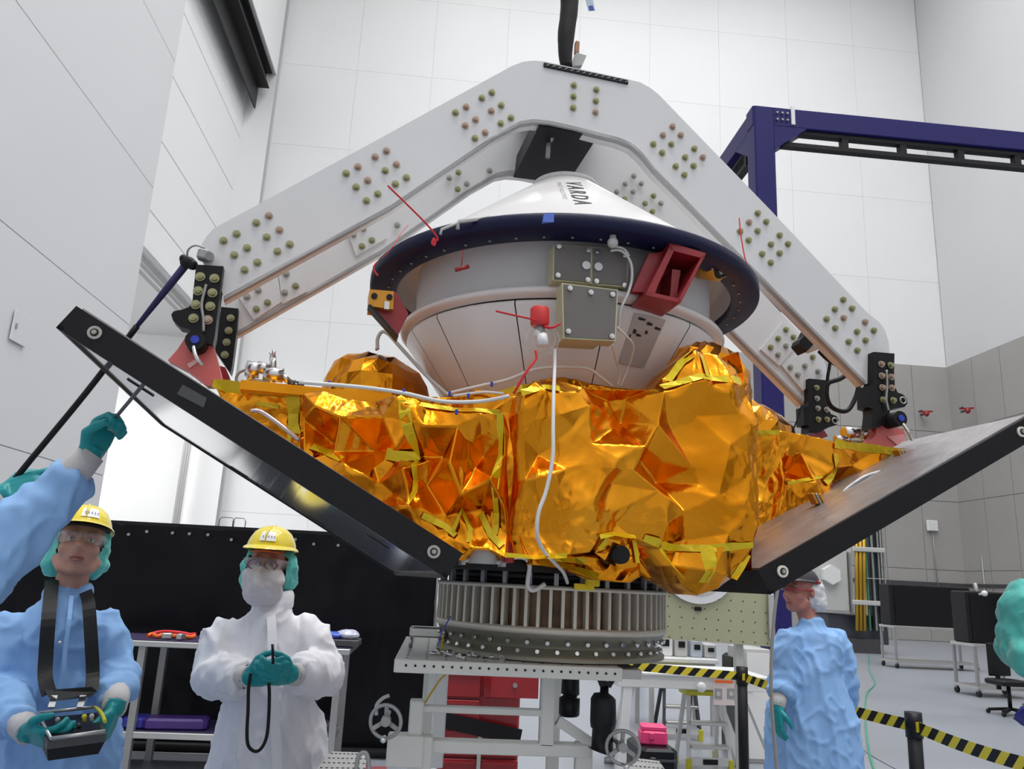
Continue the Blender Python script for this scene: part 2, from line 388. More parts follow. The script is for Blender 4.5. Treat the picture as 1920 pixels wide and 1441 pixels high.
curtain((-6.5,8,0),(xe,8,0),.03,1.99,1.3,'curtain_sheet'); curtain((xe,8,0),(xe,11,0),.03,1.99,5.1,'curtain_sheet')
m=MB(); m.box(((xe-6.5)/2,8.03,2.0),(xe+6.5,.05,.045)); m.box((xe,9.5,2.0),(.05,3,.045)); m.build('top_rail',BLACK,CT)
m=MB(); m.cyl((-6.5,7.9,.05),(xe,7.9,.05),.045,10); m.build('hem_weight',BLACK,CT)
g=None
for i in range(26):
    x=-5.2+i*.2+random.uniform(-.05,.05)
    if x>xe-.1: break
    p=Vector((x,7.955,1.93-random.choice((0,0,.035))))
    if g is None: m=MB(); m.cyl(p,p+Vector((0,-.012,0)),.014,10); g=m.build('grommet',GREYM,CT); p0=p
    else: inst(g,'grommet',CT,wloc(CT)+(p-p0))
for i,(px,w) in enumerate(((410,26),(436,22))):
    a=wy(px,985,8.4); w2=w/1480*8.4; z=2.0
    m=MB(); m.tube([(a.x,8.4,z-.1),(a.x,8.4,2.1),(a.x+.02,8.4,2.13),(a.x+w2-.02,8.4,2.13),(a.x+w2,8.4,2.1),(a.x+w2,8.4,z-.1)],.006,6); m.build('hand_loop',GREYM,CT)

# ================================================================ bench behind the men
zt=wy(600,1213,7).z; xr=wy(656,1220,7).x; xl=wy(-60,1200,7).x
B=thing('long_workbench',((xl+xr)/2,7.3,0),'long steel-edged workbench with dark mat in front of the black curtain','workbench')
m=MB(); m.box(((xl+xr)/2,7.33,zt-.03),(xr-xl,.66,.045),bevel=.008); m.build('worktop',CHROME if 0 else ALU,B)
m=MB(); m.box(((xl+xr)/2,7.34,zt-.004),(xr-xl-.03,.6,.006)); m.build('top_mat',PURP,B)
zs=wy(400,1384,7).z
m=MB(); m.box(((xl+xr)/2,7.33,zs),(xr-xl-.16,.6,.05),bevel=.008); m.build('lower_shelf',ALU,B)
m=MB(); m.box(((xl+xr)/2,7.34,zs+.028),(xr-xl-.2,.55,.005)); m.build('shelf_mat',PURP,B)
l0=None
for px in (264,636):
    x=wy(px,1235,7.03).x
    for y in (7.05,7.6):
        p=Vector((x,y,0))
        if l0 is None: m=MB(); m.box(p+Vector((0,0,zt/2-.02)),(.055,.055,zt-.04)); l0=m.build('leg',GREYM,B); q0=p
        else: inst(l0,'leg',B,wloc(B)+(p-q0))
x=wy(20,1235,7.03).x; inst(l0,'leg',B,wloc(B)+(Vector((x,7.05,0))-q0))
def strap(pts,r,matl,label,cat='strap',nm='strap',grp=None):
    m=MB(); m.tube(smoothpath(pts,5),r,6); return tag(m.build(nm,matl),label,cat,grp)
def on(px,py,y,z): p=wy(px,py,y); return Vector((p.x,y,z))
P=[on(275+ i*9,1200,7.2+.04*math.sin(i*2.1),zt+.014+.015*abs(math.sin(i*1.7))) for i in range(11)]
strap(P,.018,ORNG,'orange ratchet strap lying along the workbench left of the white-suited man')
P=[on(285+ i*10,1200,7.3+.03*math.sin(i*1.1),zt+.03+.02*abs(math.sin(i*2.7))) for i in range(9)]
strap(P,.014,REDL,'red strap tangled behind the orange strap on the workbench')
for k,(px,y) in enumerate(((312,7.12),(338,7.1))):
    p=on(px,1200,y,zt+.03); m=MB(); m.box(p,(.08,.05,.045),rotz(.3+k),bevel=.01); tag(m.build('ratchet_buckle',ALU),('silver ratchet buckle nearer the left end of the orange strap','silver ratchet buckle nearer the white-suited man on the workbench')[k],'buckle')
p=on(636,1200,7.25,zt+.03); m=MB(); m.box(p,(.36,.3,.055),bevel=.01); q=tag(m.build('flat_case',DKGREY),'flat dark case at the right end of the workbench','case')
def bag(c,s,seed,matl,lab):
    m=MB(); m.ball(c,1,18,s); o=m.build('plastic_bag',matl)
    displace(o,lambda co,n: n*(.25*min(s))*noise.noise(co*22+Vector((seed,0,0))))
    for f in o.data.polygons: f.use_smooth=False
    return tag(o,lab,'bag')
bag(on(652,1190,7.25,zt+.09),(.10,.10,.045),3,mat('clear_film',(.55,.58,.7),.25,spec=.8),'crumpled clear plastic bag on the flat case at the bench end')
bag(on(625,1190,7.22,zt+.085),(.11,.08,.03),8,mat('blue_film',(.06,.12,.55),.3),'crumpled blue plastic bag on the flat case beside the clear one')
for k,(px,w,c,lab) in enumerate(((255,.2,(.03,.03,.3),'dark blue folded pouch on the bench shelf nearest the left man'),(330,.5,(.05,.02,.16),'wide purple anti-static bag on the bench shelf'),(590,.25,(.06,.06,.07),'dark grey box on the bench shelf under the bench end'))):
    p=on(px,1370,7.2,zs+.075); m=MB(); m.box(p,(w,.22,.09),rotz(.1*k),bevel=.03); tag(m.build('shelf_pouch',mat('pouch%d'%k,c,.4)),lab,'pouch')
# ================================================================ lifting frame (white plates, black end brackets)
def zc(ox,oy,s): return lambda pts: [(ox+x/s, oy+y/s) for x,y in pts]
Z1=zc(0,0,2.743); Z2=zc(600,80,2.9523); Z3=zc(1200,100,2.667); Z4=zc(60,440,3.2); Z5=zc(620,400,3.84); Z6=zc(1000,400,3.84); Z7=zc(1420,540,3.84)
VN, VR = -.175, .175
LF=thing('lifting_frame',cp(0,0,2.2),'large white bolted lifting frame of two parallel arched plates over the capsule','lifting frame')
outer=[(419,562),(412,520),(385,500),(374,478),(374,468),(379,456),(388,442),(401,428),(700,266),(959,124),(980,116),(1000,113.5),(1020,115),(1179,149),(1200,154),(1220,165),(1236,178),(1447,396),(1624,584),(1649,604),(1660,620),(1666,640),(1668,657),(1664,690),(1645,712),(1623,720),
 (1228,321),(1205,292),(1185,274),(1159,263),(1122,254),(1080,243),(1030,232),(1000,229),(975,233),(925,260),(732,391),(600,463)]
def plate(pts,v,th,nm,m,par):
    P=[cv(x,y,v) for x,y in pts]; b=MB(); b.prism(P,VV*th); return b.build(nm,m,par)
plate(outer,VN,.022,'front_plate',WPNT,LF)
sh=VV*(VR-VN); P=[cv(x,y,VN)+sh for x,y in outer]; b=MB(); b.prism(P,VV*.022); b.build('rear_plate',WPNT,LF)
# stiffening flanges along the lower edges of both plates
lowr=[(1623,720),(1228,321),(1205,292),(1185,274),(1159,263),(1122,254),(1080,243),(1030,232),(1000,229),(975,233),(925,260),(732,391),(600,463),(419,562)]
for off,nm in ((0,'front_flange'),(.35,'rear_flange')):
    b=MB(); Q=[cv(x,y,VN)+VV*(off+.0) for x,y in lowr]
    for i in range(len(Q)-1):
        up=Vector((0,0,.012)); b.hexa([Q[i],Q[i+1],Q[i+1]+VV*.05,Q[i]+VV*.05,Q[i]+up,Q[i+1]+up,Q[i+1]+VV*.05+up,Q[i]+VV*.05+up])
    b.build(nm,WPNT,LF)
bolt0={}
def bolt_mesh(key,m,r,w):
    b=MB(); b.cyl((0,0,0),(0,-.003,0),r*1.0,14); b.tube([(0,-.003,0),(0,-.011,0)],r*.70,6,smooth=False); b.cyl((0,-.011,0),(0,-.013,0),r*.34,8)
    return b.mesh('bolt',m)
BM=[bolt_mesh('g',ZINC,.0115,1),bolt_mesh('p',ZINCR,.0115,1),bolt_mesh('s',WASH,.0115,1)]
AZ=math.atan2(UU.y,UU.x)
def bolts(pts,v,par,base,mix=(0,0,0,1),sc=1,extra=Vector((0,0,0))):
    for i,(x,y) in enumerate(pts):
        p=cv(x,y,v)
        o=bpy.data.objects.new('bolt',BM[random.choice(mix)]); COL.objects.link(o); o.parent=par
        o.location=p-wloc(par); o.rotation_euler=(0,random.uniform(0,1),AZ); o.scale=(sc,sc,sc)
A=Z1([(1150,1238),(1217,1203),(1205,1312),(1271,1276),(1258,1388),(1324,1350),(1318,1146),(1383,1110),(1372,1220),(1437,1183),(1427,1293),(1490,1257)])
Bc=Z2([(145,724),(210,688),(200,800),(264,763),(257,875),(320,838),(305,633),(368,600),(361,709),(423,675),(417,783),(478,748),
 (750,388),(809,357),(804,460),(861,427),(858,530),(914,499),(896,308),(951,277),(948,379),(1003,348),(1001,448),(1057,417),
 (1405,237),(1403,299),(1401,362),(1529,262),(1527,324),(1525,386)])
Cc=Z3([(162,368),(114,410),(66,455),(203,410),(156,455),(110,498),(271,478),(225,521),(178,566),(313,521),(267,564),(221,609),
 (588,800),(544,846),(500,891),(630,843),(587,889),(542,935),(697,911),(654,956),(610,1004),(739,954),(697,1000),(653,1047)])
Dc=Z7([(617,85),(557,154),(497,224),(680,148),(620,216),(559,289),(774,246),(716,315),(656,387),(836,307),(777,377),(718,450)])
bolts(A+Bc+Cc+Dc,VN-.0005,LF,0,mix=(0,0,0,1))
rear=Z2([(715,749),(766,719),(762,812),(812,783),(938,710),(185,1062),(239,1029),(232,1127),(287,1094),(427,1012),(1737,739),(1690,782),(1643,826),(1778,781),(1733,826),(1686,866),(1846,849),(1799,891),(1887,890),(1840,935)])+\
 Z4([(1357,332),(1290,371),(1346,446),(1413,407),(1525,235),(1516,347),(1581,308)])+Z7([(205,300),(149,363),(95,427),(258,353),(205,417),(148,480),(398,497),(342,560),(237,570),(291,624),(436,600)])
bolts(rear,VR-.0095,LF,0,mix=(0,2,2))
for q in (Z4([(1240,375),(1470,230),(1500,400),(1330,510)]),Z4([(1480,228),(1640,150),(1650,340),(1500,415)]),Z2([(150,1040),(330,940),(370,1080),(200,1180)]),Z7([(25,440),(185,240),(320,360),(160,560)]),Z7([(175,555),(400,420),(480,600),(330,740)])):
    plate([*q],VR-.009,.009,'doubler_plate',WPNT,LF)
# apex cross block and rubber pad
q=[(1012,240),(1113,253),(1113,262),(1012,250)]
b=MB(); P=[cv(x,y,VN+.01) for x,y in ((1010,238),(1122,254),(1128,208),(1015,196))]; b.prism(P,VV*.35); b.build('apex_block',BLACK,LF)
b=MB(); P=[cv(x,y,VN-.006) for x,y in ((1020,117),(1178,150),(1178,157),(1020,124))]; b.prism(P,VV*.40); b.build('rubber_pad',BLACKS,LF)
b=MB()
for i in range(14):
    x=1024+i*11.4; y=119.2+i*2.38; P=[cv(a,c,VN-.0085) for a,c in ((x,y+3),(x+5,y+.8),(x+7,y+1.3),(x+2,y+3.6))]; b.prism(P,VV*.003)
b.build('pad_stripes',GREYM,LF)
b=MB(); a=cv(1025,250,VN+.03); c=cv(1019,318,VR-.02); b.cyl(cv(1030,246,VN+.1),cv(1027,296,VN+.1),.008,8); b.cyl(cv(1036,252,VN+.06)-Vector((0,0,.01)),cv(1020,312,VR-.03),.006,8); b.build('tie_rod',GREYM,LF)
def bracket(pts,v,th,nm,blts,par,bsc=1.15,mix=(0,0,1),hole=None):
    b=MB(); P=[cv(x,y,v) for x,y in pts]; b.prism(P,VV*th); o=b.build(nm,BLACKS,par)
    for x,y in blts:
        k=bpy.data.objects.new('bolt',BM[random.choice(mix)]); COL.objects.link(k); k.parent=o; k.location=cv(x,y,v-.001)-wloc(o); k.rotation_euler=(0,random.uniform(0,1),AZ); k.scale=(bsc,bsc,bsc)
    if hole:
        c=cv(*hole[0],v-.0005); b=MB(); r=hole[1]; b.lathe([(r*.55,-.001),(r*.55,.004),(r*.8,.004),(r*.8,-.001)],c,20,M3=rotz(AZ)@Matrix.Rotation(math.pi/2,3,'X')); b.build('eye_bushing',WASH,o)
    return o
VB=VN-.03
bracket(Z4([(985,178),(1148,188),(1130,330),(1112,470),(1098,600),(1085,660),(1015,640),(975,600),(935,562),(885,552),(845,512),(835,478),(850,458),(900,448),(942,432),(962,400),(972,300)]),VB,.05,'end_bracket',Z4([(1010,253),(1095,263),(997,338),(1083,350),(983,420),(1070,430),(970,502),(1055,512)]),LF)
bracket(Z4([(1135,432),(1238,442),(1225,600),(1200,790),(1190,830),(1095,690),(1110,600),(1125,500)]),VR-.03,.05,'end_bracket',Z4([(1192,500),(1180,575),(1168,645),(1157,720)]),LF,1.05)
bracket(Z7([(838,458),(988,470),(985,600),(990,700),(1010,750),(1050,765),(1078,795),(1080,830),(1060,855),(990,862),(955,880),(948,960),(880,1000),(820,1015),(832,900),(830,868),(790,855),(785,705),(836,690)]),VB,.05,'end_bracket',Z7([(890,548),(957,556),(893,632),(962,640),(897,716),(966,718),(904,803),(976,808)]),LF,1.0,hole=(Z7([(1046,808)])[0],.016))
bracket(Z7([(372,650),(500,662),(497,780),(505,850),(530,905),(570,920),(588,950),(570,985),(510,1003),(440,1040),(370,1042),(372,990),(338,985),(333,852),(370,850)]),VR-.03,.05,'end_bracket',Z7([(425,717),(428,795),(434,865),(437,945),(497,875),(500,945)]),LF,.95,mix=(2,0),hole=(Z7([(556,955)])[0],.016))
# small swivel on the left end
b=MB(); b.box(cv(383,479,VN-.02),(.034,.035,.028),rotz(AZ)@Matrix.Rotation(.1,3,'Y'),bevel=.006); b.cyl(cv(393,480,VN-.045),cv(393,480,VN-.0),.012,12); b.build('swivel_clamp',GREYM,LF)
# pins
for (x,y,v,s) in ((368,641,VB-.02,1),(1680,786,VB-.02,.95)):
    c=cv(x,y,v); b=MB(); b.tube([c-VV*.022,c+VV*.10],.026*s,20); o=b.build('lock_pin',BLACKS,LF)
    b=MB(); b.cyl(c-VV*.022,c-VV*.028,.011*s,14); b.build('push_button',BLUEP,o)
    b=MB(); b.tube(smoothpath([c-VV*.03+Vector((0,0,-.02)),c-VV*.04+UU*.012+Vector((0,0,-.05)),c-VV*.03+UU*.03+Vector((0,0,-.07))],5),.005,6); b.build('pin_lanyard',CHROME,o)
# lanyards on the brackets
b=MB(); b.tube(smoothpath([cv(*p,VB-.012) for p in Z4([(1045,300),(1035,340),(1018,420),(1028,500),(1030,580)])],6),.004,6); b.build('lanyard',GREYM,LF)
b=MB(); b.tube(smoothpath([cv(*p,VB-.012) for p in Z7([(930,590),(935,700),(928,800),(945,880)])],6),.004,6); b.build('lanyard',GREYM,LF)
# black cable bundle at the right end
b=MB()
for pts,r in (([(445,450),(520,520),(590,555),(660,560),(665,600),(600,650),(540,670),(505,690),(500,780),(530,850),(600,885),(660,870),(710,780),(730,690),(720,610)],.0085),([(535,440),(520,560),(505,650),(515,700)],.006),([(320,840),(290,940),(250,1035)],.003),([(450,460),(490,500),(545,540)],.007)):
    b.tube(smoothpath([cv(*p,-.02) for p in Z7(pts)],5),r,8)
b.build('cable_bundle',BLACK,LF)
b=MB(); P=[cv(*p,-.05) for p in Z7([(370,290),(440,350),(400,410),(350,460),(300,400),(310,370),(345,340)])]; b.prism(P,VV*.05); b.tube(smoothpath([cv(*p,-.03) for p in Z7([(370,280),(335,262),(312,280),(325,305),(370,300)])],4),.007,6); b.build('strap_loop',BLACK,LF)
b=MB(); b.cyl(cv(*Z7([(352,440)])[0],.0),cv(*Z7([(480,390)])[0],.0),.016,14); b.build('padding_roll',WHT,LF)
# ---------------- hoist sling above
HS=thing('hoist_strap',cv(1062,122,0),'thick black sleeved hoist strap going up out of view from the frame apex','strap')
b=MB(); pts=[cv(x,y,0.0) for x,y in ((1062,124),(1060,100),(1062,60),(1067,20),(1068,-30),(1066,-120),(1060,-300))]
b.tube(smoothpath(pts,5),[.022,.022,.023,.024,.025,.026,.027,.028,.03,.031,.032,.032,.032,.032,.033,.033,.033,.034,.034,.034,.034,.034,.034,.034,.034,.034,.034,.034,.034,.034,.034][:31],14,flat=.8); b.build('black_sleeve',BLACK,HS)
b=MB(); P=[cv(x,y,.02) for x,y in ((1080,98),(1100,104),(1092,122),(1072,124))]; b.prism(P,VV*.03); b.build('white_tab',LGREY,HS)
b=MB(); P=[cv(x,y,.02) for x,y in ((1080,76),(1087,78),(1086,97),(1079,97))]; b.prism(P,VV*.02); b.build('tan_tab',mat('tan_leather',(.5,.25,.14),.6),HS)
b=MB(); P=[cv(x,y,.0) for x,y in ((1093,-20),(1106,-25),(1116,19),(1104,20))]; b.prism(P,VV*.003); o=b.build('clear_tag',mat('pale_blue_tag',(.5,.6,.68),.3),HS)
b=MB(); P=[cv(x,y,-.002) for x,y in ((1104,11),(1111,10),(1114,18),(1106,19))]; b.prism(P,VV*.002); b.build('blue_mark',BLUEP,o)
# ================================================================ re-entry capsule
GOLD=bpy.data.materials.new('amber_foil'); GOLD.use_nodes=True
def _gold():
    nt=GOLD.node_tree; b=nt.nodes['Principled BSDF']; b.inputs['Metallic'].default_value=1; b.inputs['Roughness'].default_value=.17
    tc=nt.nodes.new('ShaderNodeTexCoord'); n=nt.nodes.new('ShaderNodeTexNoise'); n.inputs['Scale'].default_value=5; n.inputs['Detail'].default_value=5
    nt.links.new(tc.outputs['Object'],n.inputs['Vector'])
    cr=nt.nodes.new('ShaderNodeValToRGB'); cr.color_ramp.elements[0].position=.3; cr.color_ramp.elements[0].color=(.74,.25,.008,1); cr.color_ramp.elements[1].position=.7; cr.color_ramp.elements[1].color=(.88,.36,.022,1)
    nt.links.new(n.outputs['Fac'],cr.inputs[0]); nt.links.new(cr.outputs[0],b.inputs['Base Color'])
    v=nt.nodes.new('ShaderNodeTexVoronoi'); v.inputs['Scale'].default_value=16; v.feature='F1'
    n2=nt.nodes.new('ShaderNodeTexNoise'); n2.inputs['Scale'].default_value=9; n2.inputs['Detail'].default_value=6; n2.inputs['Distortion'].default_value=.8
    nt.links.new(tc.outputs['Object'],n2.inputs['Vector']); nt.links.new(tc.outputs['Object'],v.inputs['Vector'])
    ad=nt.nodes.new('ShaderNodeMath'); ad.operation='MULTIPLY_ADD'; ad.inputs[1].default_value=.25
    nt.links.new(v.outputs['Distance'],ad.inputs[0]); nt.links.new(n2.outputs['Fac'],ad.inputs[2])
    bp=nt.nodes.new('ShaderNodeBump'); bp.inputs['Strength'].default_value=.30; bp.inputs['Distance'].default_value=.012
    nt.links.new(ad.outputs[0],bp.inputs['Height']); nt.links.new(bp.outputs[0],b.inputs['Normal'])
_gold()
CA=thing('reentry_capsule',cp(0,0,2.15),'white cone-shaped re-entry capsule with a dark navy ring around its rim','capsule')
C0=cp(0,0,0)
def lat(prof,nm,m,par,n=96,a0=0,a1=2*math.pi): b=MB(); b.lathe(prof,C0,n,a0,a1); return b.build(nm,m,par)
def px_of(p):
    d=Vector(p)-Vector((0,0,EYE)); k=d.dot(FWD); return CX+FPX*d.dot(RGT)/k, CY-FPX*d.dot(UPV)/k
def az_for(px,R,z):
    best=None
    for i in range(1440):
        a=-math.pi+i*math.pi/1440; p=C0+Vector((R*math.cos(a),R*math.sin(a),z)); e=abs(px_of(p)[0]-px)
        if best is None or e<best[0]: best=(e,a)
    return best[1]
def cpt(a,R,z): return C0+Vector((R*math.cos(a),R*math.sin(a),z))
lat([(0,3.0),(.06,3.0),(.096,2.992),(.10,2.985),(.104,2.975),(.60,2.578)],'upper_cone',CAPW,CA)
lat([(.105,2.986),(.115,2.982),(.117,2.966),(.108,2.962)],'nose_ring',CAPG,CA)
lat([(.595,2.577),(.628,2.577),(.634,2.570),(.634,2.545),(.628,2.538),(.553,2.532),(.548,2.535),(.548,2.56)],'navy_ring',NAVY,CA)
lat([(.549,2.55),(.535,2.60),(.50,2.615),(.482,2.60)],'ring_recess',CAPG,CA)
lat([(.482,2.605),(.482,2.53),(.479,2.47),(.475,2.40)],'upper_shell',CAPG,CA)
lat([(.474,2.415),(.508,2.420),(.521,2.418),(.526,2.409),(.523,2.400),(.512,2.395),(.495,2.392)],'shell_lip',CAPW,CA)
seams=[az_for(780,.49,2.38)]+[az_for(x,.497,2.387) for x in (822,967,1140,1291)]
seams=sorted(seams); a_last=seams[-1]; extra=[a_last+.62,a_last+1.3,a_last+2.0,a_last+2.7]
se=seams+extra; se.append(seams[0]+2*math.pi)
lat([(.490,2.388),(.325,2.145)],'inner_shell',STEELK,CA)
for i in range(len(se)-1):
    g=.0035; n=max(3,int((se[i+1]-se[i])/.05)); b=MB(); b.lathe([(.485,2.391),(.500,2.386),(.502,2.375),(.340,2.155),(.335,2.15)],C0,n,se[i]+g,se[i+1]-g); b.build('shell_panel',CAPW,CA)
# rivets under the navy ring
rv=None
for i in range(48):
    a=2*math.pi*i/48+.03; p=cpt(a,.575,2.532)
    if rv is None: b=MB(); b.ball(Vector((0,0,0)),.0045,8,(1,1,.5)); rvm=b.mesh('rivet',GREYM); rv=1
    o=bpy.data.objects.new('rivet',rvm); COL.objects.link(o); o.parent=CA; o.location=p-wloc(CA)
# printed name down the cone, on the camera side
def cone_text(txt,size,a_px,s0,nm,m,off=0.0015,side=0.0,stretch=1.0,space=1.0):
    cu=bpy.data.curves.new(nm,'FONT'); cu.body=txt; cu.size=size; cu.space_character=space; cu.extrude=0; cu.offset=size*.012; cu.resolution_u=3
    to=bpy.data.objects.new(nm,cu); COL.objects.link(to); dg=bpy.context.evaluated_depsgraph_get(); dg.update()
    me=bpy.data.meshes.new_from_object(to.evaluated_get(dg)); bpy.data.objects.remove(to)
    sl=Vector((.496,0,-.397)).normalized(); nrm=Vector((.397,0,.496)).normalized()
    for v in me.vertices:
        x,y=v.co.x*stretch,v.co.y   # x down the slope, y across
        s=s0+x; r=.104+sl.x*s; z=2.975+sl.z*s
        a=a_px+(y+side)/r
        q=Vector((r*math.cos(a),r*math.sin(a),z))+Vector((math.cos(a)*nrm.x,math.sin(a)*nrm.x,nrm.z))*off
        v.co=C0+q-wloc(CA)
    me.materials.clear(); me.materials.append(m); o=bpy.data.objects.new(nm,me); COL.objects.link(o); o.parent=CA; return o
ang=az_for(1080,.25,2.86)
cone_text('VARDA',.072,-1.60,.13,'name_print',INK,stretch=1.15,side=-.024,space=1.40)
cone_text('SPACE INDUSTRIES',.018,-1.60,.14,'small_print',GREYM,side=-.052,space=1.8)
# grey flag decal on the lower shell
def shell_pt(a,t,off=.003):
    r=.502+(.340-.502)*t; z=2.375+(2.155-2.375)*t; n=Vector((.22,0,-.162)).normalized()
    return C0+Vector((math.cos(a)*(r+n.x*off),math.sin(a)*(r+n.x*off),z+n.z*off))
a0,a1=az_for(1190,.5,2.37),az_for(1248,.5,2.37)
b=MB(); vs=[];fs=[]
for j in range(5):
    for i in range(7): vs.append(shell_pt(a0+(a1-a0)*i/6,.02+.55*j/4))
for j in range(4):
    for i in range(6): q=j*7+i; fs.append((q,q+1,q+8,q+7))
b.add(vs,fs); dc=b.build('grey_decal',mat('decal_grey',(.45,.45,.46),.4),CA)
b=MB()
for (i,t,w,h) in ((.15,.05,.22,.03),(.45,.08,.18,.035),(.75,.11,.2,.03),(.12,.18,.10,.05),(.25,.22,.16,.03),(.5,.17,.08,.04),(.05,.24,.05,.06)):
    aa=a0+(a1-a0)*i; ab=a0+(a1-a0)*min(1,i+w); b.add([shell_pt(aa,t,.005),shell_pt(ab,t+.01,.005),shell_pt(ab,t+h,.005),shell_pt(aa,t+h,.005)],[(0,1,2,3)])
b.build('decal_marks',INK,CA)
# electronics plates
def eplate(pts,v,th,scr,nm):
    P=[cv(x,y,v) for x,y in pts]; b=MB(); b.prism(P,VV*th); o=b.build(nm,CHEM,CA)
    c=sum(P,Vector())/4; Q=[p+(c-p)*.055 - VV*.003 for p in P]; b=MB(); b.prism(Q,VV*.004); b.build('grey_cover',PLGREY,o)
    for x,y in scr:
        p=cv(x,y,v-.004); b=MB(); b.tube([p,p-VV*.005],.0068,12); b.tube([p-VV*.005,p-VV*.008],.0042,6,smooth=False); b.build('cap_screw',CHROME,o)
    return o
eplate(Z6([(145,228),(420,240),(415,505),(140,480)]),-.535,.05,Z6([(182,240),(395,268),(175,447),(390,480)]),'equipment_plate')
eplate(Z6([(420,240),(690,262),(672,530),(418,508)]),-.535,.05,Z6([(460,278),(655,305),(452,490),(655,520)]),'equipment_plate')
eplate(Z6([(205,500),(610,548),(592,920),(215,900)]),-.575,.05,Z6([(262,540),(412,570),(568,585),(250,850),(563,885)]),'equipment_plate')
for x,y in Z6([(380,375),(467,385)]):
    p=cv(x,y,-.540); b=MB(); b.tube([p,p-VV*.004],.0115,14); b.build('round_disc',WHT,CA)
b=MB(); P=[cv(*p,-.50) for p in Z6([(180,895),(470,918),(465,950),(180,935)])]; b.prism(P,VV*.04); tb=b.build('lower_strip',CHEM,CA)
def flat_text(txt,size,pos,nm,m,par,R=None):
    cu=bpy.data.curves.new(nm,'FONT'); cu.body=txt; cu.size=size; cu.align_x='CENTER'; cu.align_y='CENTER'; cu.resolution_u=2
    to=bpy.data.objects.new(nm,cu); COL.objects.link(to); dg=bpy.context.evaluated_depsgraph_get(); dg.update()
    me=bpy.data.meshes.new_from_object(to.evaluated_get(dg)); bpy.data.objects.remove(to)
    Rm=R if R is not None else rotz(AZ)@Matrix.Rotation(math.pi/2,3,'X')
    for v in me.vertices: v.co=Rm@v.co
    me.materials.clear(); me.materials.append(m); o=bpy.data.objects.new(nm,me); COL.objects.link(o); o.parent=par; o.location=Vector(pos)-(wloc(par) if par else Vector()); return o
flat_text('EAP',.02,cv(*Z6([(432,938)])[0],-.502),'stencil_print',INK,CA)
# red U bracket and its dark wing
def prismv(pts,v,th,nm,m,par): b=MB(); b.prism([cv(x,y,v) for x,y in pts],VV*th); return b.build(nm,m,par)
prismv(Z6([(710,560),(830,290),(960,270),(880,575)]),-.565,.02,'bracket_wing',RED,CA)
prismv(Z6([(975,205),(1240,285),(1230,325),(985,262)]),-.60,.16,'bracket_top',RED,CA)
prismv(Z6([(985,230),(1015,262),(865,585),(808,582)]),-.60,.13,'bracket_side',RED,CA)
prismv(Z6([(1215,300),(1242,290),(1065,640),(1035,636)]),-.60,.13,'bracket_side',RED,CA)
prismv(Z6([(990,235),(1225,310),(1050,630),(840,575)]),-.49,.012,'bracket_web',RED,CA)
prismv(Z6([(820,560),(1060,615),(1050,642),(808,584)]),-.60,.13,'bracket_foot',RED,CA)
prismv(Z6([(1000,400),(1060,410),(1030,615),(985,600)]),-.56,.07,'bracket_rib',RED,CA)
# amber fitting on the ring's right
c=cv(1338,503,-.455); d=(VV*-.7+UU*.5+Vector((0,0,-.3))).normalized(); b=MB(); b.tube([c-d*.045,c+d*.02],.036,18); o=b.build('amber_fitting',GOLDK,CA)
b=MB(); b.tube([c+d*.02,c+d*.024],.027,18); b.build('dark_bore',BLACK,o); b=MB(); b.tube([c+d*.022,c+d*.028],.016,6,smooth=False); b.build('hex_plug',WASH,o)
b=MB(); b.tube(smoothpath([c-d*.05+UU*-.02,c-d*.05+UU*-.045+Vector((0,0,-.015)),c-d*.05+UU*-.06+Vector((0,0,-.05))],5),.014,10); b.build('white_sleeve',WHITEC,o)
# left bracket: tan block over a dark red wedge
prismv(Z5([(280,545),(455,560),(450,690),(275,665)]),-.33,.08,'tan_block',GOLDK,CA)
for p in Z5([(315,592),(424,600)]): q=cv(*p,-.334); b=MB(); b.tube([q,q+VV*.004],.0085,12); b.build('bore',BLACK,CA)
prismv(Z5([(388,630),(425,635),(420,690),(385,685)]),-.335,.004,'white_tag',WHT,CA)
prismv(Z5([(275,660),(470,560),(560,720),(480,885)]),-.31,.03,'red_wedge',RED,CA)
prismv(Z5([(270,655),(290,655),(490,880),(480,890)]),-.335,.05,'wedge_edge',STEELK,CA)
# blue clip, wire rail and fittings on the ring
prismv([(1020,401),(1034,399),(1052,402),(1054,417),(1018,416)],-.60,.02,'blue_clip',mat('blue_clip',(.10,.18,.62),.4),CA)
b=MB(); b.tube([cv(x,y,-.50) for x,y in Z5([(790,150),(800,115),(850,95),(970,45)])],.004,6); b.tube([cv(x,y,-.50) for x,y in Z5([(915,110),(920,60),(1140,30),(1145,90)])],.006,6); b.build('wire_rail',LGREY,CA)
b=MB(); b.tube([cv(868,468,-.47),cv(865,500,-.475)],.0018,6); b.tube([cv(853,506,-.47),cv(879,499,-.475)],.006,6); b.build('pull_pin',RED,CA)
p=cv(1149,455,-.60); b=MB(); b.ball(p,.015,10); b.tube([p,p+Vector((0,0,.02))],.009,8); b.build('small_fitting',LGREY,CA)
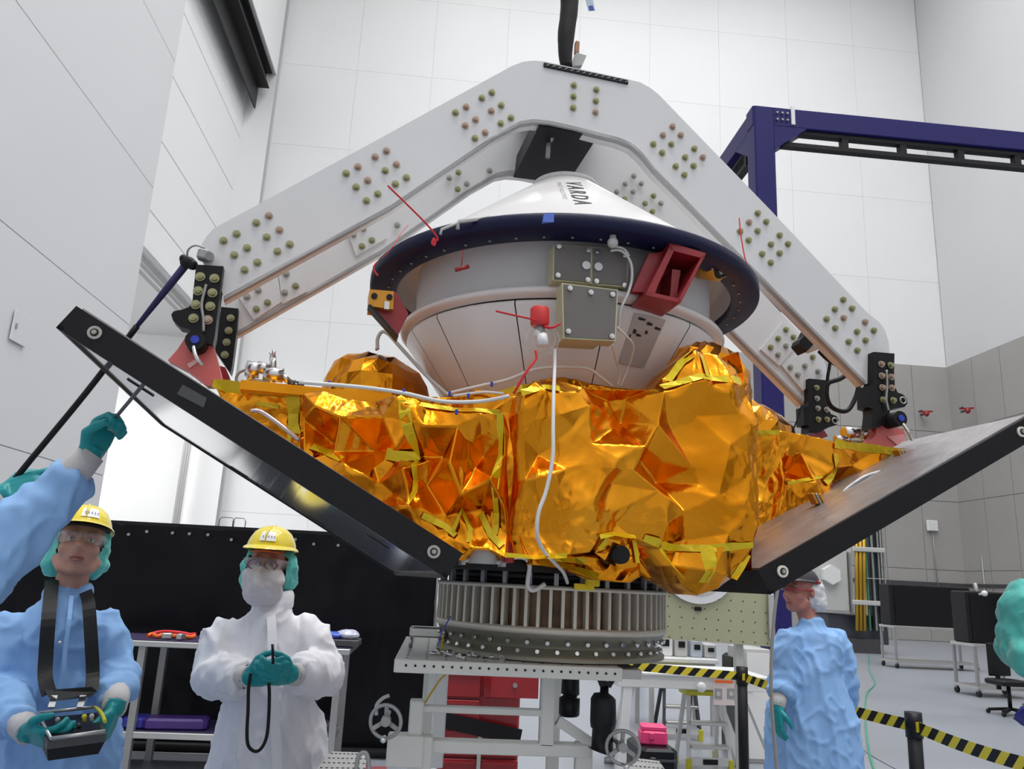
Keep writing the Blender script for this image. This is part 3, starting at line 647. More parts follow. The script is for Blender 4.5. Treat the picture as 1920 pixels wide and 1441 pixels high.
# ribbons tied to the ring
def ribbon(pts,v,w,lab,knot=True,m=REDL):
    P=smoothpath([cv(x,y,v) if len(q)==0 else cv(x,y,q[0]) for x,y,*q in pts],5); b=MB(); b.tube(P,w,6,flat=.35); o=b.build('warning_ribbon',m); tag(o,lab,'ribbon','red warning ribbons on the capsule'); return o
ribbon([(727,348,-.66),(760,380,-.66),(795,415,-.655),(817,440,-.645),(820,450,-.64),(812,452,-.64)],-.6,.0045,'red ribbon rising to the left from the navy ring, upper left')
ribbon([(816,447,-.64),(812,455,-.64),(817,458,-.64)],-.64,.006,'red ribbon knot looped on the upper left of the navy ring')
ribbon([(765,422,-.40),(750,440,-.42),(738,460,-.46),(716,485,-.45)],-.5,.0018,'thin faint red thread at the far upper left of the ring')
ribbon([(706,492,-.40),(700,502,-.40),(705,512,-.40),(709,516,-.4)],-.4,.006,'short red tie on the left end of the navy ring')
ribbon([(1386,408,-.36),(1389,440,-.36),(1396,480,-.36),(1401,497,-.36)],-.36,.0022,'thin red thread standing up at the right of the navy ring')
ribbon([(1401,497,-.34),(1406,510,-.34),(1403,522,-.34),(1396,524,-.34)],-.34,.006,'red tie looped round the right end of the navy ring')
ribbon([(930,583,-.60),(965,591,-.60),(1000,599,-.60),(1020,608,-.60)],-.6,.005,'red ribbon pointing left from the red-capped valve')
ribbon([(1020,612,-.60),(1035,614,-.60),(1050,607,-.60)],-.6,.008,'short red ribbon tail right of the red-capped valve')
ribbon([(1004,656,-.62),(1006,668,-.62),(1004,674,-.62),(985,700,-.62),(963,738,-.60)],-.6,.0036,'red ribbon hanging from the clear coil down to the foil')
# red-capped valve with coil of clear tube
VL=thing('capped_valve',cv(1012,640,-.58),'small valve with red cap and clear tubing coil on the capsule shell','valve')
b=MB(); b.tube([cv(1012,612,-.585),cv(1012,606,-.585),cv(1012,580,-.585),cv(1012,577,-.585)],[.021,.024,.024,.021],16); b.build('red_cap',mat('red_cap',(.62,.03,.03),.4),VL)
b=MB(); b.tube([cv(1013,628,-.585),cv(1012,606,-.585)],.012,12); b.build('valve_stem',GREYM,VL)
b=MB(); b.tube([cv(1002,624,-.585),cv(1024,630,-.585)],.012,10); b.tube([cv(1016,626,-.6),cv(1018,648,-.6)],[.012,.016],10); b.build('valve_body',WHT,VL)
b=MB()
for k,r in enumerate((30,27,32)):
    b.tube([cv(1012+k*2+r*math.cos(t),636+r*.9*math.sin(t),-.59-.004*k) for t in [i*2*math.pi/30 for i in range(30)]],.0028,6,closed=True)
b.build('tube_coil',CLEAR,VL)
def cable(pts,r,lab,m=WHITEC,nm='cable',grp=None,v=None,cat='cable'):
    P=smoothpath([cv(x,y,q) for x,y,q in pts],6); b=MB(); b.tube(P,r,8); return tag(b.build(nm,m),lab,cat,grp)
cable([(1040,655,-.585),(1040,690,-.60),(1038,740,-.68),(1037,800,-.71),(1036,860,-.72),(1024,920,-.72),(1010,960,-.72),(1007,1000,-.71),(1018,1030,-.66),(1040,1055,-.58),(1056,1072,-.48),(1064,1092,-.37)],.0045,'long white cable hanging down the front of the amber foil')
cable([(1145,470,-.545),(1165,470,-.56),(1182,490,-.56),(1185,520,-.56),(1178,548,-.57),(1164,580,-.56),(1160,620,-.53)],.0038,'white cable curving round the right edge of the grey equipment plates')
cable([(1145,462,-.55),(1168,465,-.565),(1180,480,-.565)],.003,'short thin white lead above the equipment plates')
cable([(1156,612,-.56),(1170,625,-.55),(1184,640,-.53),(1188,655,-.50),(1178,690,-.44),(1163,725,-.42)],.0028,'thin white lead looping down the right of the lower shell')
cable([(1148,645,-.53),(1156,680,-.46),(1163,700,-.43),(1158,722,-.42)],.0028,'thin white lead running down below the square equipment plate')
cable([(838,738,-.40),(870,730,-.42),(905,722,-.43),(950,712,-.44),(1000,693,-.45),(1045,688,-.45),(1100,690,-.45),(1125,706,-.44),(1148,724,-.42)],.0045,'pale tube running round the base of the capsule')
cable([(708,655,-.12),(708,635,-.12),(716,622,-.12),(728,626,-.13),(750,650,-.17),(800,704,-.25),(842,742,-.32)],.0055,'grey tube arching from the left foil dome to the capsule base',m=LGREY)
cable([(560,716,-.53),(640,722,-.54),(700,728,-.55),(760,737,-.56),(830,752,-.57),(900,752,-.57),(955,742,-.60)],.0048,'grey cable lying along the top edge of the left foil')
cable([(850,742,-.45),(880,738,-.47),(910,735,-.48),(945,738,-.5)],.004,'thin white cable under the capsule base at left')
# ================================================================ satellite bus with amber foil and two folded panels
SB=thing('satellite_bus',cp(0,0,1.66),'satellite body wrapped in crumpled amber foil with two upswept black-edged panels','satellite')
def vplane(ua,va,ub,vb):
    a=cp(ua,va,0); b=cp(ub,vb,0); e1=(b-a).normalized(); n=Vector((-e1.y,e1.x,0))   # n points away from the camera
    return a,e1,n
def onplane(px,py,pl):
    a,e1,n=pl; d=ray(px,py); t=(a-Vector((0,0,EYE))).dot(n)/d.dot(n); return Vector((0,0,EYE))+d*t
def inside(x,y,poly):
    c=False; j=len(poly)-1
    for i in range(len(poly)):
        xi,yi=poly[i]; xj,yj=poly[j]
        if (yi>y)!=(yj>y) and x<(xj-xi)*(y-yi)/(yj-yi)+xi: c=not c
        j=i
    return c
def foil(nm,pts,pl,amp=.022,sp=.07,seed=1,m=None,skirt=.10,bulge=None,folds=(),label=None,fine=3,pins=()):
    rnd=random.Random(seed); a,e1,n=pl
    Q=[onplane(x,y,pl) for x,y in pts]; poly=[((q-a).dot(e1),q.z) for q in Q]
    bd=[]
    for i in range(len(poly)):
        p,q=poly[i],poly[(i+1)%len(poly)]; L=math.hypot(q[0]-p[0],q[1]-p[1]); k=max(1,int(L/(sp*.7)))
        for j in range(k): bd.append((p[0]+(q[0]-p[0])*j/k,p[1]+(q[1]-p[1])*j/k))
    nb=len(bd); P=list(bd); PH={}
    for (x,y,hh) in pins:
        q=onplane(x,y,pl); PH[len(P)]=hh; P.append(((q-a).dot(e1),q.z))
    np_=len(P)-nb; lim2=(sp*.72)**2
    xs=[p[0] for p in poly]; ys=[p[1] for p in poly]
    tries=0; area_=(max(xs)-min(xs))*(max(ys)-min(ys)); want=int(area_/(sp*sp)*1.6)
    while tries<want*14 and len(P)-nb<want:
        tries+=1; x=rnd.uniform(min(xs),max(xs)); y=rnd.uniform(min(ys),max(ys))
        if not inside(x,y,poly): continue
        lim=sp*(.35+1.1*abs(noise.noise(Vector((x*3,y*3,seed)))) +.25)
        if np_ and any((x-q[0])**2+(y-q[1])**2<lim2*1.3 for q in P[nb:nb+np_]): continue
        if all((x-q[0])**2+(y-q[1])**2>lim*lim*.55 for q in P): P.append((x,y))
    res=delaunay_2d_cdt([Vector(p) for p in P],[(i,(i+1)%nb) for i in range(nb)],[],1,1e-6)
    vs2,_,fs=res[0],res[1],res[2]
    def h(x,y):
        v=amp*(.9*noise.noise(Vector((x*5+seed,y*3.2,seed)))+ .5*noise.noise(Vector((x*13,y*9,seed+4))))
        return v
    V=[]
    for i,p in enumerate(vs2):
        r=rnd.uniform(-1,1)*amp*.55 if i>=nb else rnd.uniform(-.2,.2)*amp
        v=h(p[0],p[1])+r
        for (fx0,fy0,fx1,fy1,w,d) in folds_uv(folds,pl):
            dx,dy=fx1-fx0,fy1-fy0; L2=dx*dx+dy*dy; t=max(0,min(1,((p[0]-fx0)*dx+(p[1]-fy0)*dy)/L2)); dd=math.hypot(p[0]-fx0-t*dx,p[1]-fy0-t*dy)
            v-= d*max(0,1-dd/w)
        if i in PH: v=-PH[i]*PK
        if bulge: v-=bulge(p[0],p[1])
        V.append(a+e1*p[0]+Vector((0,0,p[1]))+n*v)
    # refinement: sharp creases of the large facets stay, small ridged crinkle is added
    me_v=list(V); me_f=[tuple(f) for f in fs]; bset=[(i,(i+1)%nb) for i in range(nb)]; edges={k:[k[0],k[1]] for k in bset}
    for lv in range(fine):
        cache={}; nf=[]
        def mid(i,j):
            k=(i,j) if i<j else (j,i)
            if k not in cache: cache[k]=len(me_v); me_v.append((me_v[i]+me_v[j])*.5)
            return cache[k]
        for A_,B_,C_ in me_f:
            ab,bc,ca=mid(A_,B_),mid(B_,C_),mid(C_,A_); nf+= [(A_,ab,ca),(ab,B_,bc),(ca,bc,C_),(ab,bc,ca)]
        me_f=nf
        for k in edges:
            L=edges[k]; M_=[L[0]]
            for i in range(len(L)-1):
                c=cache[(min(L[i],L[i+1]),max(L[i],L[i+1]))]; M_+=[c,L[i+1]]
            edges[k]=M_
    sd=Vector((seed*1.7,seed*.3,0)); out=[]
    for q in me_v:
        w=Vector((q.x+q.y*.4,q.z,0)); wp=w+Vector((noise.noise(w*4+sd),noise.noise(w*4-sd),0))*.09
        msk=max(0,min(1,.5+1.7*noise.noise(w*3.1+sd*2)))
        r1=abs(noise.noise(Vector((wp.x*7,wp.y*4.2,seed)))); r2=abs(noise.noise(Vector((wp.x*17,wp.y*14,seed+9)))); r3=abs(noise.noise(Vector((wp.x*38,wp.y*31,seed+5))))
        out.append(q+n*(.030*r1*amp/.024+.013*r2*(.25+msk)+.0045*r3*msk*1.4))
    me_v=out
    if skirt:
        base=len(me_v); cen=sum(V[:nb],Vector())/nb
        ring=[]
        for k in bset: ring+=edges[k][:-1]
        for i in ring: me_v.append(me_v[i]+n*skirt)
        R_=len(ring)
        for i in range(R_): j=(i+1)%R_; me_f.append((ring[i],ring[j],base+j,base+i))
    b=MB(); b.add(me_v,me_f,True); o=b.build(nm,m or GOLD,SB)
    from mathutils.bvhtree import BVHTree
    o_b=BVHTree.FromPolygons(me_v,me_f); FO[o.name]=(o_b,n)
    if label: o['label']=label
    return o
FO={}; PK=1.15
def folds_uv(folds,pl):
    out=[]
    for (x0,y0,x1,y1,w,d) in folds:
        p=onplane(x0,y0,pl); q=onplane(x1,y1,pl); a,e1,n=pl
        out.append(((p-a).dot(e1),p.z,(q-a).dot(e1),q.z,w,d))
    return out
def tape(fo,pts,pl,w=.012,m=None,seed=0):
    """yellow tape strip laid on the foil surface"""
    bv,n=FO[fo.name]; m=m or TAPEY; rnd=random.Random(seed); P=[onplane(x,y,pl) for x,y in pts]; R=[]
    for i in range(len(P)-1):
        k=max(1,int((P[i+1]-P[i]).length/.025))
        for j in range(k): R.append(P[i]+(P[i+1]-P[i])*j/k)
    R.append(P[-1]); L=[];Rr=[]
    up=Vector((0,0,1)); last=0
    for i,p in enumerate(R):
        d=(R[min(i+1,len(R)-1)]-R[max(i-1,0)]).normalized(); s=d.cross(n).normalized()*w*(1+rnd.uniform(-.2,.2))
        for lst,q in ((L,p+s),(Rr,p-s)):
            hit,_,_,_=bv.ray_cast(q-n*.4,n,.8)
            if hit is None: lst.append(q-n*.012 if not lst else q+n*((lst[-1]-q).dot(n)))
            else: lst.append(hit-n*.0045)
    b=MB(); vs=L+Rr; k=len(L); fs=[(i,i+1,k+i+1,k+i) for i in range(k-1)]; b.add(vs,fs,False)
    return b.build('yellow_tape',m,SB)
PF=vplane(-.3,-.63,.4,-.63)
front=[(985,728),(1000,716),(1050,706),(1100,722),(1150,731),(1222,730),(1245,706),(1268,682),(1300,655),(1345,668),(1372,698),(1392,740),(1404,800),(1409,860),(1408,960),(1400,1030),(1374,1085),(1348,1102),(1320,1117),(1290,1095),(1262,1060),(1235,1028),(1190,1008),(1150,1000),(1122,1010),(1105,1035),(1060,1040),(1000,1042),(985,1038),(978,1000),(984,900),(982,820),(978,765)]
FF=foil('front_foil',front,PF,amp=.036,sp=.115,seed=11,fine=4,skirt=.16,
  folds=((1182,760,1192,880,.035,-.05),(1192,880,1240,985,.03,-.03),(1182,760,1080,835,.02,.03),(1240,740,1182,900,.035,.035),(1120,730,1060,770,.03,.02),(1205,840,1290,900,.03,.03),(1300,680,1300,720,.06,.04),(1395,760,1402,1000,.03,.02),(1040,880,1010,1000,.03,-.02)),
  bulge=lambda u,z: .03*max(0,1-((u-.62)/.16)**2),
  pins=((1105,760,.02),(1150,745,-.03),(1182,742,-.03),(1180,785,-.035),(1108,832,.03),(1075,800,.02),(1235,740,.03),(1182,885,.035),(1200,842,.03),(1225,800,.04),(1250,790,.02),(1240,985,.03),(1212,862,-.03),(1245,900,-.045),(1294,880,.02),(1303,908,.02),(1225,922,.03),(1160,980,.0),(1275,960,.03),(1330,930,.03),(1350,840,.035),(1300,780,.03),(1370,780,.02),(1385,900,.01),(1350,1000,.02),(1290,1010,0),(1120,880,.03),(1060,880,.02),(1100,960,.035),(1025,960,.01),(1015,850,-.01),(1045,780,.03),(1000,790,.01),(1000,900,.02),(1150,905,.01),(1060,1010,.01),(1150,960,.02),(1245,1055,-.02),(1320,1070,.05),(1305,720,.05),(1340,745,.045),(1085,735,.01),(1020,735,.02)))
tape(FF,[(1205,1008),(1255,1025),(1320,1028),(1400,1022)],PF,.0085,seed=1)
tape(FF,[(1317,1030),(1318,1092)],PF,.011,seed=2); tape(FF,[(1235,1028),(1262,1060),(1285,1085)],PF,.006,seed=3)
tape(FF,[(1235,728),(1262,722),(1300,712),(1340,718),(1378,720)],PF,.009,seed=4); tape(FF,[(1250,715),(1275,680),(1302,660)],PF,.007,seed=5); tape(FF,[(1310,668),(1312,712)],PF,.006,seed=6)
tape(FF,[(1122,1006),(1150,1000),(1190,1006)],PF,.006,seed=7); tape(FF,[(1374,1085),(1400,1040)],PF,.006,seed=8); tape(FF,[(975,738),(1020,726),(1050,728)],PF,.008,seed=9)
tape(FF,[(945,1040),(1000,1044),(1060,1041)],PF,.005,seed=10)
foil('recess_foil',[(925,765),(960,742),(1000,730),(1010,1040),(950,1048),(920,1030)],vplane(-.4,-.515,.2,-.475),amp=.03,sp=.06,seed=77,skirt=.05)
PL=vplane(-.80,-.34,-.20,-.60)
left=[(566,735),(600,728),(640,742),(700,748),(756,742),(800,752),(870,764),(938,770),(946,800),(944,900),(945,1000),(946,1045),(915,1030),(880,1028),(860,1050),(790,1020),(740,985),(680,945),(620,900),(566,865),(560,780)]
FLo=foil('left_foil',left,PL,amp=.040,sp=.085,seed=23,fine=4,skirt=.14,folds=((590,800,745,815,.05,-.05),(640,850,750,950,.05,-.05),(815,790,790,950,.02,.03),(850,790,800,900,.02,-.04),(870,830,850,960,.025,.03),(900,800,905,1000,.02,-.035),(925,780,925,1000,.015,.03),(757,745,760,820,.03,.03)),pins=((600,820,-.05),(680,835,-.06),(740,852,-.03),(640,782,.04),(720,782,.04),(595,762,.03),(650,872,.02),(700,900,-.02),(760,880,.03),(800,800,.02),(820,850,-.045),(790,905,-.045),(850,870,.04),(870,930,.03),(860,800,.03),(897,850,-.035),(905,780,.02),(895,950,-.03),(925,900,.03),(830,965,-.02),(770,950,.02),(620,845,.0),(560,800,-.02)))
tape(FLo,[(762,752),(768,800),(776,850),(740,852),(715,845)],PL,.014,seed=1); tape(FLo,[(938,775),(936,850),(928,940),(922,1000)],PL,.0075,seed=2)
tape(FLo,[(765,756),(800,758),(870,768),(938,774)],PL,.006,seed=3); tape(FLo,[(842,1000),(862,955),(878,990),(876,1015)],PL,.006,seed=4); tape(FLo,[(893,958),(915,1000),(938,1022)],PL,.007,seed=5)
tape(FLo,[(790,965),(830,985),(850,1002)],PL,.007,seed=6); tape(FLo,[(575,832),(610,845),(640,860)],PL,.009,seed=7); tape(FLo,[(776,850),(775,920),(768,945)],PL,.005,seed=8)
PL2=vplane(-1.1,-.20,-.70,-.28)
lf2=[(396,712),(432,722),(470,728),(520,730),(572,722),(585,760),(582,880),(520,880),(440,810)]
F2=foil('far_left_foil',lf2,PL2,amp=.030,sp=.07,seed=31,skirt=.2); tape(F2,[(402,720),(470,730),(562,733)],PL2,.013,seed=1); tape(F2,[(548,735),(545,790),(550,845)],PL2,.016,seed=2); tape(F2,[(480,755),(520,760)],PL2,.005,seed=5); 
PR=vplane(.3,-.20,1.2,-.18)
rt=[(1385,800),(1420,808),(1462,806),(1515,815),(1562,828),(1600,834),(1650,842),(1700,846),(1702,860),(1660,890),(1600,930),(1560,960),(1500,1010),(1400,1060)]
F3=foil('right_foil',rt,PR,amp=.034,sp=.10,seed=43,fine=4,skirt=.2,folds=((1430,860,1600,900,.04,-.05),(1430,930,1560,890,.03,.05),(1410,820,1430,900,.03,-.04),(1450,975,1530,940,.03,.04)))
tape(F3,[(1400,812),(1462,810)],PR,.008,seed=1); tape(F3,[(1562,832),(1640,842),(1698,850)],PR,.012,seed=2); tape(F3,[(1565,850),(1570,880),(1545,905)],PR,.010,seed=3); tape(F3,[(1480,905),(1540,893)],PR,.006,seed=4)
# side of the front block, running back
PS=(cp(.345,-.62,0),VV.copy(),UU.copy()*-1)
b=MB(); rnd=random.Random(5); nv=8; nz=10; vs=[];fs=[]
for j in range(nz+1):
    for i in range(nv+1):
        vs.append(cp(.33+rnd.uniform(-.02,.02)+(.0 if j<8 else -.02),-.60+.45*i/nv,1.70+.56*j/nz*(1 if i<3 else .85)))
for j in range(nz):
    for i in range(nv): q=j*(nv+1)+i; fs.append((q,q+1,q+nv+2,q+nv+1))
b.add(vs,fs); b.build('side_foil',GOLD,SB)
PT=vplane(-.4,-.40,.5,-.40)
tp=[(800,742),(850,742),(900,735),(960,740),(1010,712),(1060,704),(1110,718),(1180,728),(1240,730),(1245,790),(800,800)]
F4=foil('deck_foil',tp,PT,amp=.02,sp=.05,seed=9,skirt=.3); tape(F4,[(880,745),(930,742),(980,726),(1010,722)],PT,.010,seed=3); tape(F4,[(995,722),(1030,735)],PT,.010,seed=6)
bt=[(1000,1036),(1100,1040),(1195,1045),(1200,1080),(1180,1092),(1120,1086),(1060,1062),(1000,1058)]
PB=vplane(-.3,-.50,.4,-.50); F5=foil('lower_foil',bt,PB,amp=.03,sp=.05,seed=19,skirt=.1); tape(F5,[(1010,1052),(1060,1060),(1120,1080)],PB,.008,seed=2); tape(F5,[(1040,1045),(1100,1052)],PB,.007,seed=5)
bt2=[(1190,1005),(1240,1020),(1300,1060),(1322,1108),(1262,1096),(1220,1080),(1190,1060)]
foil('lower_right_foil',bt2,vplane(-.3,-.46,.4,-.46),amp=.035,sp=.06,seed=29,skirt=.1)
bt3=[(835,985),(900,1000),(946,1020),(948,1050),(900,1036),(860,1025)]
F6=foil('lower_left_foil',bt3,vplane(-.6,-.42,.4,-.5),amp=.03,sp=.05,seed=39,skirt=.1)
# tank domes
def dome(nm,c,r,sc,seed):
    b=MB(); b.ball(c,r,22,sc); o=b.build(nm,GOLD,SB); rnd=random.Random(seed)
    displace(o,lambda co,n: n*(rnd.uniform(-1,1)*.010+.03*noise.noise(co*6+Vector((seed,0,0)))))
    for f in o.data.polygons: f.use_smooth=False
    return o
c=cv(697,762,.12); r=abs((cv(800,745,.12)-cv(590,745,.12)).length)/2
dome('tank_dome',c,r,(1,1,.98),3)
c=cv(1385,845,.15); dome('tank_dome',c,.19,(1,1,1.0),8)
c=cv(1318,745,-.45); dome('tank_dome',c,.135,(1,.9,1.1),12)
# inner structure
b=MB()
def cbox(b,u0,u1,v0,v1,z0,z1): b.hexa([cp(u0,v0,z0),cp(u1,v0,z0),cp(u1,v1,z0),cp(u0,v1,z0),cp(u0,v0,z1),cp(u1,v0,z1),cp(u1,v1,z1),cp(u0,v1,z1)])
cbox(b,-.36,.30,-.46,.5,1.72,2.12); cbox(b,-.8,-.36,-.15,.5,2.0,2.10); cbox(b,.30,.85,-.10,.5,1.98,2.09); b.build('bus_core',GOLD,SB)
b=MB(); cbox(b,-.42,.38,-.40,.5,1.672,1.70); cbox(b,-.40,.36,-.40,.45,1.70,1.73); b.build('bottom_deck',STEELK,SB)
# foil closing the top and back of the body (seen from other sides)
b=MB(); cbox(b,-.95,.34,-.28,.56,2.10,2.125); cbox(b,.34,1.0,-.14,.56,2.09,2.105); cbox(b,-.42,.38,.5,.56,1.72,2.12); o=b.build('top_and_back_foil',GOLD,SB)
# ----- panels
MU=-.018*1.0
prof=[((p-CR).dot(UU),p.z) for p in (cv(111,607,-.6),cv(842,1077,-.6),cv(868,1037,-.6),cv(143,573,-.6))]
def panel(sgn,nm):
    P=[(sgn*(u-MU)+MU,z) for u,z in prof]
    b=MB(); b.prism([cp(u,-.6,z) for u,z in P],VV*1.2); o=b.build(nm,BLACKS,SB)
    (u0,z0),(u1,z1),(u2,z2),(u3,z3)=P
    dn=Vector((u0-u3,z0-z3)).normalized(); ax=Vector((u1-u0,z1-z0)); L=ax.length; ax=ax/L
    def strip(k0,k1,va,vb,off,th,which):
        bu,bz=(u0,z0) if which=='under' else (u3,z3); s=1 if which=='under' else -1
        A=Vector((bu,bz))+ax*(L*k0)+dn*s*off; B=Vector((bu,bz))+ax*(L*k1)+dn*s*off; t=dn*s*th
        return [cp(A.x,va,A.y),cp(B.x,va,B.y),cp(B.x,vb,B.y),cp(A.x,vb,A.y),cp(A.x+t.x,va,A.y+t.y),cp(B.x+t.x,va,B.y+t.y),cp(B.x+t.x,vb,B.y+t.y),cp(A.x+t.x,vb,A.y+t.y)]
    b=MB(); b.hexa(strip(.015,.985,-.585,.585,0.001,.004,'under')); b.build('mirror_underside',UNDER,o)
    b=MB(); b.hexa(strip(.01,.99,-.59,.59,0.001,.004,'inner')); q=b.build('silver_lining',SILV,o)
    b=MB(); b.hexa(strip(.0,1,-.6,-.585,0.0,.010,'under')); b.hexa(strip(.0,1,.585,.60,0.0,.010,'under')); b.hexa(strip(.0,.014,-.6,.6,0.0,.010,'under')); b.hexa(strip(.986,1,-.6,.6,0.0,.010,'under')); b.build('edge_trim',BLACKS,o)
    for k,v in ((.12,-.40),(.30,.50),(.62,.45),(.80,-.35)):
        b=MB(); b.hexa(strip(k,k+.07,v,v+.018,.004,.004,'under')); b.build('slot',BLACK,o)
    for px,py in ((178,624),(813,1034)):
        c=cv(px,py,-.6); u=(c-CR).dot(UU); c=cp(sgn*(u-MU)+MU,-.6,c.z); b=MB(); b.tube([c+VV*.002,c-VV*.005],.0148,20); d=b.build('hinge_washer',mat('cream_washer',(.72,.70,.62),.4) if sgn<0 and px<200 else bpy.data.materials.get('cream_washer') or WASH,o)
        b=MB(); b.tube([c-VV*.004,c-VV*.0056],.0088,16); b.build('bore',BLACK,d)
        b=MB(); b.tube([c-VV*.005,c-VV*.0085],.0058,6,smooth=False); b.tube([c-VV*.009,c-VV*.010],.004,8); b.build('bolt',WASH,d)
    return o,strip
PNL,_=panel(1,'solar_panel'); PNR,strp=panel(-1,'solar_panel')
b=MB(); P=[cv(x,y,-.601) for x,y in Z4([(905,898),(1050,980),(1030,1038),(870,955)])]; b.prism(P,VV*-.0015); b.build('tape_patch',DKGREY,PNL)
# film wrinkle bundles and handles on the right inner face
b=MB(); b.tube(smoothpath([cv(*p,-.30) for p in ((1575,930),(1590,915),(1620,895),(1650,885),(1672,880))],5),.008,8); b.tube(smoothpath([cv(*p,-.32) for p in ((1560,940),(1600,925),(1650,905),(1690,888))],5),.004,6); b.build('film_roll',SILV,PNR)
b=MB(); b.tube(smoothpath([cv(*p,-.30) for p in ((470,770),(490,772),(530,800),(562,826))],5),.006,8); b.build('film_roll',mat('pink_film',(.6,.5,.5),.2,.5),PNL)
# amber clamp bundles where the right foil meets the panel
for (x,y,v) in ((1690,853,-.24),(1530,935,-.30)):
    c=cv(x,y,v); R=rotz(AZ)@Matrix.Rotation(-.5,3,'Y')
    for k in range(3): b=MB(); b.box(c+UU*(.012*(k-1)),(.008,.03,.035),R,bevel=.002); b.build('clamp_leaf',GOLDK if k!=1 else WASH,SB)
# red pivots under the frame ends
def redlug(pts,v,th,m,nm='lift_lug'):
    b=MB(); b.prism([cv(x,y,v) for x,y in pts],VV*th); return b.build(nm,m,SB)
Lg=redlug(Z4([(930,602),(960,588),(1010,585),(1050,598),(1078,628),(1098,700),(1120,780),(1148,905),(1050,905),(930,812),(815,752),(870,690)]),-.185,.04,PINKR)
redlug(Z4([(930,775),(985,742),(1015,748),(945,800)]),-.19,.004,mat('pale_red',(.8,.45,.42),.4),'painted_lug_highlight')  # highlight on the left lug, painted as a thin paler red sheet
redlug(Z4([(1110,780),(1160,795),(1185,850),(1192,905),(1130,905)]),.10,.04,RED)
redlug(Z7([(870,925),(900,895),(945,888),(955,905),(925,940),(930,985),(1000,1000),(1050,1020),(1066,1060),(1060,1100),(930,1170),(800,1160),(800,1110),(850,1060),(860,1000),(862,950)]),-.185,.04,PINKR)
redlug(Z7([(935,1065),(1060,1050),(1066,1095),(1010,1130)]),-.19,.004,mat('pale_red2',(.75,.3,.3),.4),'painted_lug_highlight')  # same painted highlight for the right lug, in paler red
redlug(Z7([(400,1040),(440,1018),(480,1022),(510,1065),(470,1080),(430,1060)]),.16,.04,RED)
# silver valve clusters
def cluster(C,pts,nm='thruster_valves'):
    o=None
    b=MB()
    for a,c,r in pts: b.tube([a,c],[r,r],12)
    return b.build(nm,CHROME,SB)
q=lambda x,y: cv(*Z4([(x,y)])[0],-.05)
cluster(0,[(q(1285,800),q(1370,815),.024),(q(1300,815),q(1315,870),.012),(q(1350,790),q(1420,810),.018),(q(1390,830),q(1510,845),.022),(q(1445,730),q(1448,830),.010),(q(1440,712),q(1462,712),.012),(q(1440,730),q(1430,705),.004),(q(1500,840),q(1540,880),.010),(q(1430,850),q(1440,890),.012),(q(1540,885),q(1620,905),.006)])
b=MB(); b.tube(smoothpath([q(1280,810),q(1240,830),q(1225,870),q(1260,900)],5),.004,6); b.tube([q(1378,775),q(1395,800)],.010,8); b.build('vent_tube',GREYM,SB)
b=MB(); P=[q(1305,860),q(1420,870),q(1420,915),q(1305,905)]; b.prism(P,VV*.05); b.build('valve_base',CHEM,SB)
for x in (1545,1570,1595,1615): b=MB(); b.tube([q(x,870+ (x%3)*5),q(x+4,905)],.008,6); b.build('hose_fitting',BLUEP if x in(1615,) else DKGREY,SB)
q7=lambda x,y: cv(*Z7([(x,y)])[0],-.12)
cluster(0,[(q7(620,1040),q7(720,1040),.020),(q7(740,1045),q7(830,1045),.021),(q7(560,1085),q7(640,1085),.012),(q7(650,1070),q7(660,1110),.008),(q7(760,1070),q7(770,1115),.008)])
b=MB(); P=[q7(660,1090),q7(780,1100),q7(790,1140),q7(670,1130)]; b.prism(P,VV*.05); b.build('valve_base',CHEM,SB)
# blue clips along the foil edges
for i,(x,y,v) in enumerate(((706,653,-.1),(757,733,-.56),(856,772,-.60),(843,738,-.45),(878,742,-.5),(922,720,-.46),(617,718,-.53))):
    p=cv(x,y,v); b=MB(); b.box(p,(.007,.007,.013),rotz(.3*i),bevel=.002); b.build('blue_clip',BLUEP,SB)
# star camera at the lower edge
c=cv(1157,1040,-.58); b=MB(); b.tube([c-VV*.03,c+VV*.06],.0215,24); o=b.build('camera_lens',BLACK,SB)
b=MB(); b.tube([c-VV*.0305,c-VV*.0315],.017,24); b.build('lens_glass',BLACKS,o)
PC=vplane(-.3,-.585,.4,-.585)
b=MB(); P=[onplane(x,y,PC) for x,y in ((1112,1036),(1128,1008),(1160,998),(1188,1006),(1196,1040),(1190,1062),(1160,1068),(1130,1050))]; 
n0=len(P); c=onplane(1157,1040,PC); vs=P+[c+(p-c)*.45 for p in P]; vs=[v-VV*(.004+.012*random.random()) for v in vs]
b.add(vs,[(i,(i+1)%n0,n0+(i+1)%n0,n0+i) for i in range(n0)]); b.build('camera_foil',GOLD,SB)
b=MB()
for (x0,y0,x1,y1) in ((1118,1030,1135,1008),(1183,1012,1190,1055)):
    a=onplane(x0,y0,PC)-VV*.02; e=onplane(x1,y1,PC)-VV*.02; b.beam(a,e,.010,.002,up=VV)
b.build('yellow_tape',TAPEY,SB)
